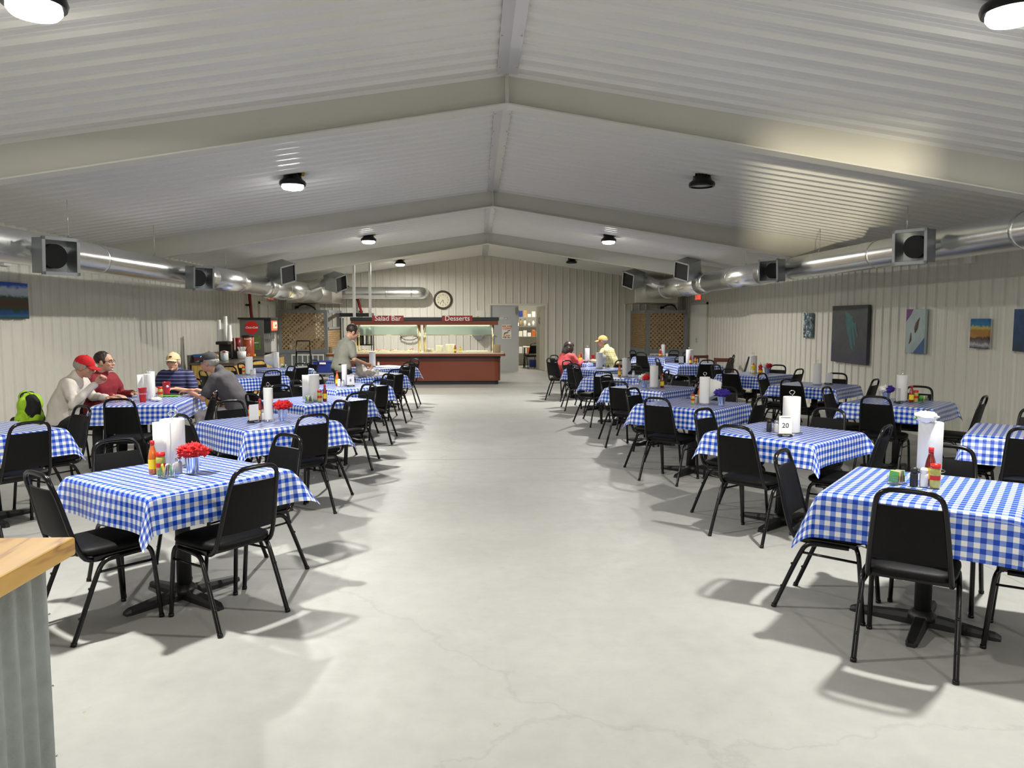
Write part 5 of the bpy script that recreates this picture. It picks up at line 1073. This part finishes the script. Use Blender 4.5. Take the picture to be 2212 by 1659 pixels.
M_cream = cl('off_white_jacket', (.62, .58, .52)); M_maro = cl('crimson_shirt', (.22, .012, .022)); M_polo = band_mat('striped_navy_polo', (.012, .016, .075), (.28, .30, .45), .045, .12)
M_tee = cl('charcoal_tee', (.055, .052, .058)); M_gtee = cl('grey_green_tee', (.24, .245, .20)); M_blkc = cl('black_trousers', (.010, .010, .012)); M_dng = cl('dark_grey_trousers', (.035, .035, .04)); M_shorts = cl('light_shorts', (.40, .37, .38))
M_coral = cl('coral_hoodie', (.62, .085, .095)); M_plaid = band_mat('yellow_plaid', (.66, .60, .36), (.28, .25, .05), .075, .10, 2, ((.45, .42, .14),)); M_capr = cl('red_cap_cloth', (.55, .008, .015)); M_capt = cl('tan_cap_cloth', (.55, .43, .25)); M_capk = cl('charcoal_cap_cloth', (.035, .033, .036)); M_capo = cl('orange_cap_cloth', (.75, .33, .10)); M_jean = cl('blue_jeans', (.03, .045, .09))
DN = (0, 0, -1)
PA = (-4.46, 8.32); PB = (-4.38, 8.98); PC = (-3.80, 9.86); PD = (-2.80, 9.04)
person('seated man in red cap and cream jacket eating with raised hand', (*PA, 0), math.radians(-88), dict(skin=M_sk1, shirt=M_cream, pants=M_blkc, cap=M_capr, hair=M_hgrey, sleeve='long', lean=.16, sh=1.0, w=.20, bd=.135,
    hc=(.0, .26, 1.145), head=(.1, -.32, 0), arms=[((.25, .24, .76), (.13, .42, .97), (-.35, .45, .75), (-.5, -.7, .2), 1.0), ((-.24, .22, .80), (-.12, .42, .80), (.3, 1, 0), (0, 0, 1), .35)]))
person('seated man with glasses and crimson shirt looking across the table', (*PB, 0), math.radians(-108), dict(skin=M_sk2, shirt=M_maro, pants=M_blkc, hair=M_hbr, brow=M_hbr, glasses=1, sleeve='long', lean=.04, sh=1.0, w=.205, bd=.13,
    hc=(0, .10, 1.165), head=(.35, .0, 0), arms=[((.25, .10, .76), (.16, .34, .79), (-.2, 1, 0), (0, 0, 1), .35), ((-.25, .10, .76), (-.12, .36, .80), (.2, 1, 0), (0, 0, 1), .35)]))
person('seated man in tan cap and striped navy polo facing the camera', (*PC, 0), math.radians(176), dict(skin=M_sk2, shirt=M_polo, pants=M_dng, cap=M_capt, hair=M_hgrey, logo=M_cast, lean=.08, sh=.98, w=.21, bd=.135,
    hc=(0.0, .15, 1.12), head=(.12, .02, .05), arms=[((.26, .14, .74), (.14, .36, .80), (-.4, 1, 0), (0, 0, 1), .4), ((-.26, .14, .74), (-.12, .36, .80), (.5, 1, 0), (0, 0, 1), .4)]))
person('seated man in charcoal shirt and dark cap leaning over the table', (*PD, 0), math.radians(84), dict(skin=M_sk1, shirt=M_tee, pants=M_shorts, cap=M_capk, hair=M_hgrey, glasses=1, logo=M_wht, lean=.22, sh=1.0, w=.19, belly=.14, bd=.12,
    hc=(0, .35, 1.15), head=(-.05, -.08, 0), arms=[((.24, .34, .72), (.10, .56, .81), (-.3, 1, 0), (0, 0, 1), .4), ((-.24, .32, .74), (-.12, .54, .81), (.2, 1, .0), (0, 0, 1), .5)]))
for (x, y), rz, lb in ((PA, -88, 'black chair under the man in the red cap'), (PB, -100, 'black chair under the man in the crimson shirt'), (PC, 176, 'black chair under the man in the striped polo'), (PD, 84, 'black chair under the man in the charcoal shirt')):
    a = math.radians(rz); put_chair(x + math.sin(a) * .03, y - math.cos(a) * .03, a, lb)
put_chair(-3.54, 7.88, math.radians(6), 'black chair at the near end of the four men\'s table')
put_chair(-3.14, 8.28, math.radians(97), 'empty black chair on the right side of the four men\'s table')
# high visibility jacket over the chair
t = thing('safety_jacket', 'lime yellow and black safety jacket hung on the chair behind the red cap', 'jacket', (-4.80, 8.30, 0), math.radians(-88))
m = MB(); m.ell((0, .02, .74), (.20, .09, .14), 0, 24, 16); m.ell((.04, .03, .60), (.22, .10, .12), 0, 24, 16); m.ell((-.02, -.02, .82), (.10, .06, .07), 0, 20, 12); blob(m, 'jacket_body', mat('lime_cloth', (.36, .62, .02), .7), t, .01, 3, (.03, 12))
m = MB(); m.ell((.05, .075, .70), (.12, .07, .17), 0, 20, 14); m.ell((.12, -.03, .58), (.10, .07, .06), 0, 20, 12); blob(m, 'black_panel', M_blkc, t, .01, 3, (.02, 14))
# server
person('standing server in grey T-shirt bending over a table with a bag', (-2.08, 11.72, 0), math.radians(-52), dict(sit=False, skin=M_sk2, shirt=M_gtee, pants=M_blkc, hair=M_hbr, brow=M_hbr, lean=.10, sh=1.30, w=.165, belly=.125, bd=.095,
    hc=(.02, .20, 1.455), head=(-.25, -.45, 0), arms=[((.23, .10, 1.05), (.16, .34, .97), (-.2, 1, -.3), (-.6, 0, .6), .8), ((-.23, .08, 1.04), (-.10, .34, .97), (.3, 1, -.3), (.6, 0, .6), .8)]))
t = thing('plastic_bag', 'crumpled whitish plastic bag the server holds on the table', 'bag', (-1.78, 12.02, .757))
m = MB(); m.ell((0, 0, .07), (.13, .10, .075), 0, 22, 14); m.ell((-.04, -.03, .14), (.07, .06, .08), 0, 18, 12); m.ell((.10, .04, .06), (.09, .07, .055), 0, 18, 12); m.ell((-.06, -.05, .20), (.04, .03, .06), 0, 14, 10); q = blob(m, 'bag_body', mat('translucent_bag', (.72, .68, .62), .5), t, .008, 1, (.03, 22))
for v in q.data.vertices: v.co.z = max(v.co.z, .001)
o = MB().bb(-.36, .30, -.26, .30, 0, .003).build('paper_sheet', M_paper, None, (-1.66, 12.62, .757), -.75); tag(o, 'cream paper cover spread over the table the server is clearing', 'paper')
o = MB().bb(-.30, .30, -.26, .26, 0, .003).build('paper_sheet', M_paper, None, (-1.70, 14.66, .757), -.75); tag(o, 'cream paper cover on the left table nearest the salad bar', 'paper')
# couple
person('seated woman with dark hair and coral hoodie seen from behind', (1.77, 15.55, 0), math.radians(-50), dict(skin=M_sk2, f=True, long=True, shirt=M_coral, pants=M_blkc, hair=M_hbr, brow=M_hbr, sleeve='long', lean=.14, sh=.93, w=.185, bd=.125,
    hc=(0, .18, 1.07), head=(-.2, -.3, 0), arms=[((.25, .20, .74), (.14, .42, .80), (-.2, 1, 0), (0, 0, 1), .5), ((-.24, .18, .74), (-.10, .40, .82), (.2, 1, .2), (0, 0, 1), .7)]))
person('seated man in orange cap and yellow plaid shirt seen from behind', (2.82, 15.64, 0), math.radians(58), dict(skin=M_sk1, shirt=M_plaid, pants=M_jean, cap=M_capo, hair=M_hgrey, glasses=1, sleeve='long', lean=.14, sh=1.04, w=.22, bd=.14,
    hc=(0, .24, 1.205), head=(.05, -.12, 0), arms=[((.27, .20, .78), (.14, .42, .80), (-.2, 1, 0), (0, 0, 1), .5), ((-.27, .20, .78), (-.12, .42, .80), (.2, 1, 0), (0, 0, 1), .5)]))
a = math.radians(-50); put_chair(1.77 + math.sin(a) * .03, 15.55 - math.cos(a) * .03, a, 'black chair under the woman in the coral hoodie')
a = math.radians(58); put_chair(2.82 + math.sin(a) * .03, 15.64 - math.cos(a) * .03, a, 'black chair under the man in the orange cap')
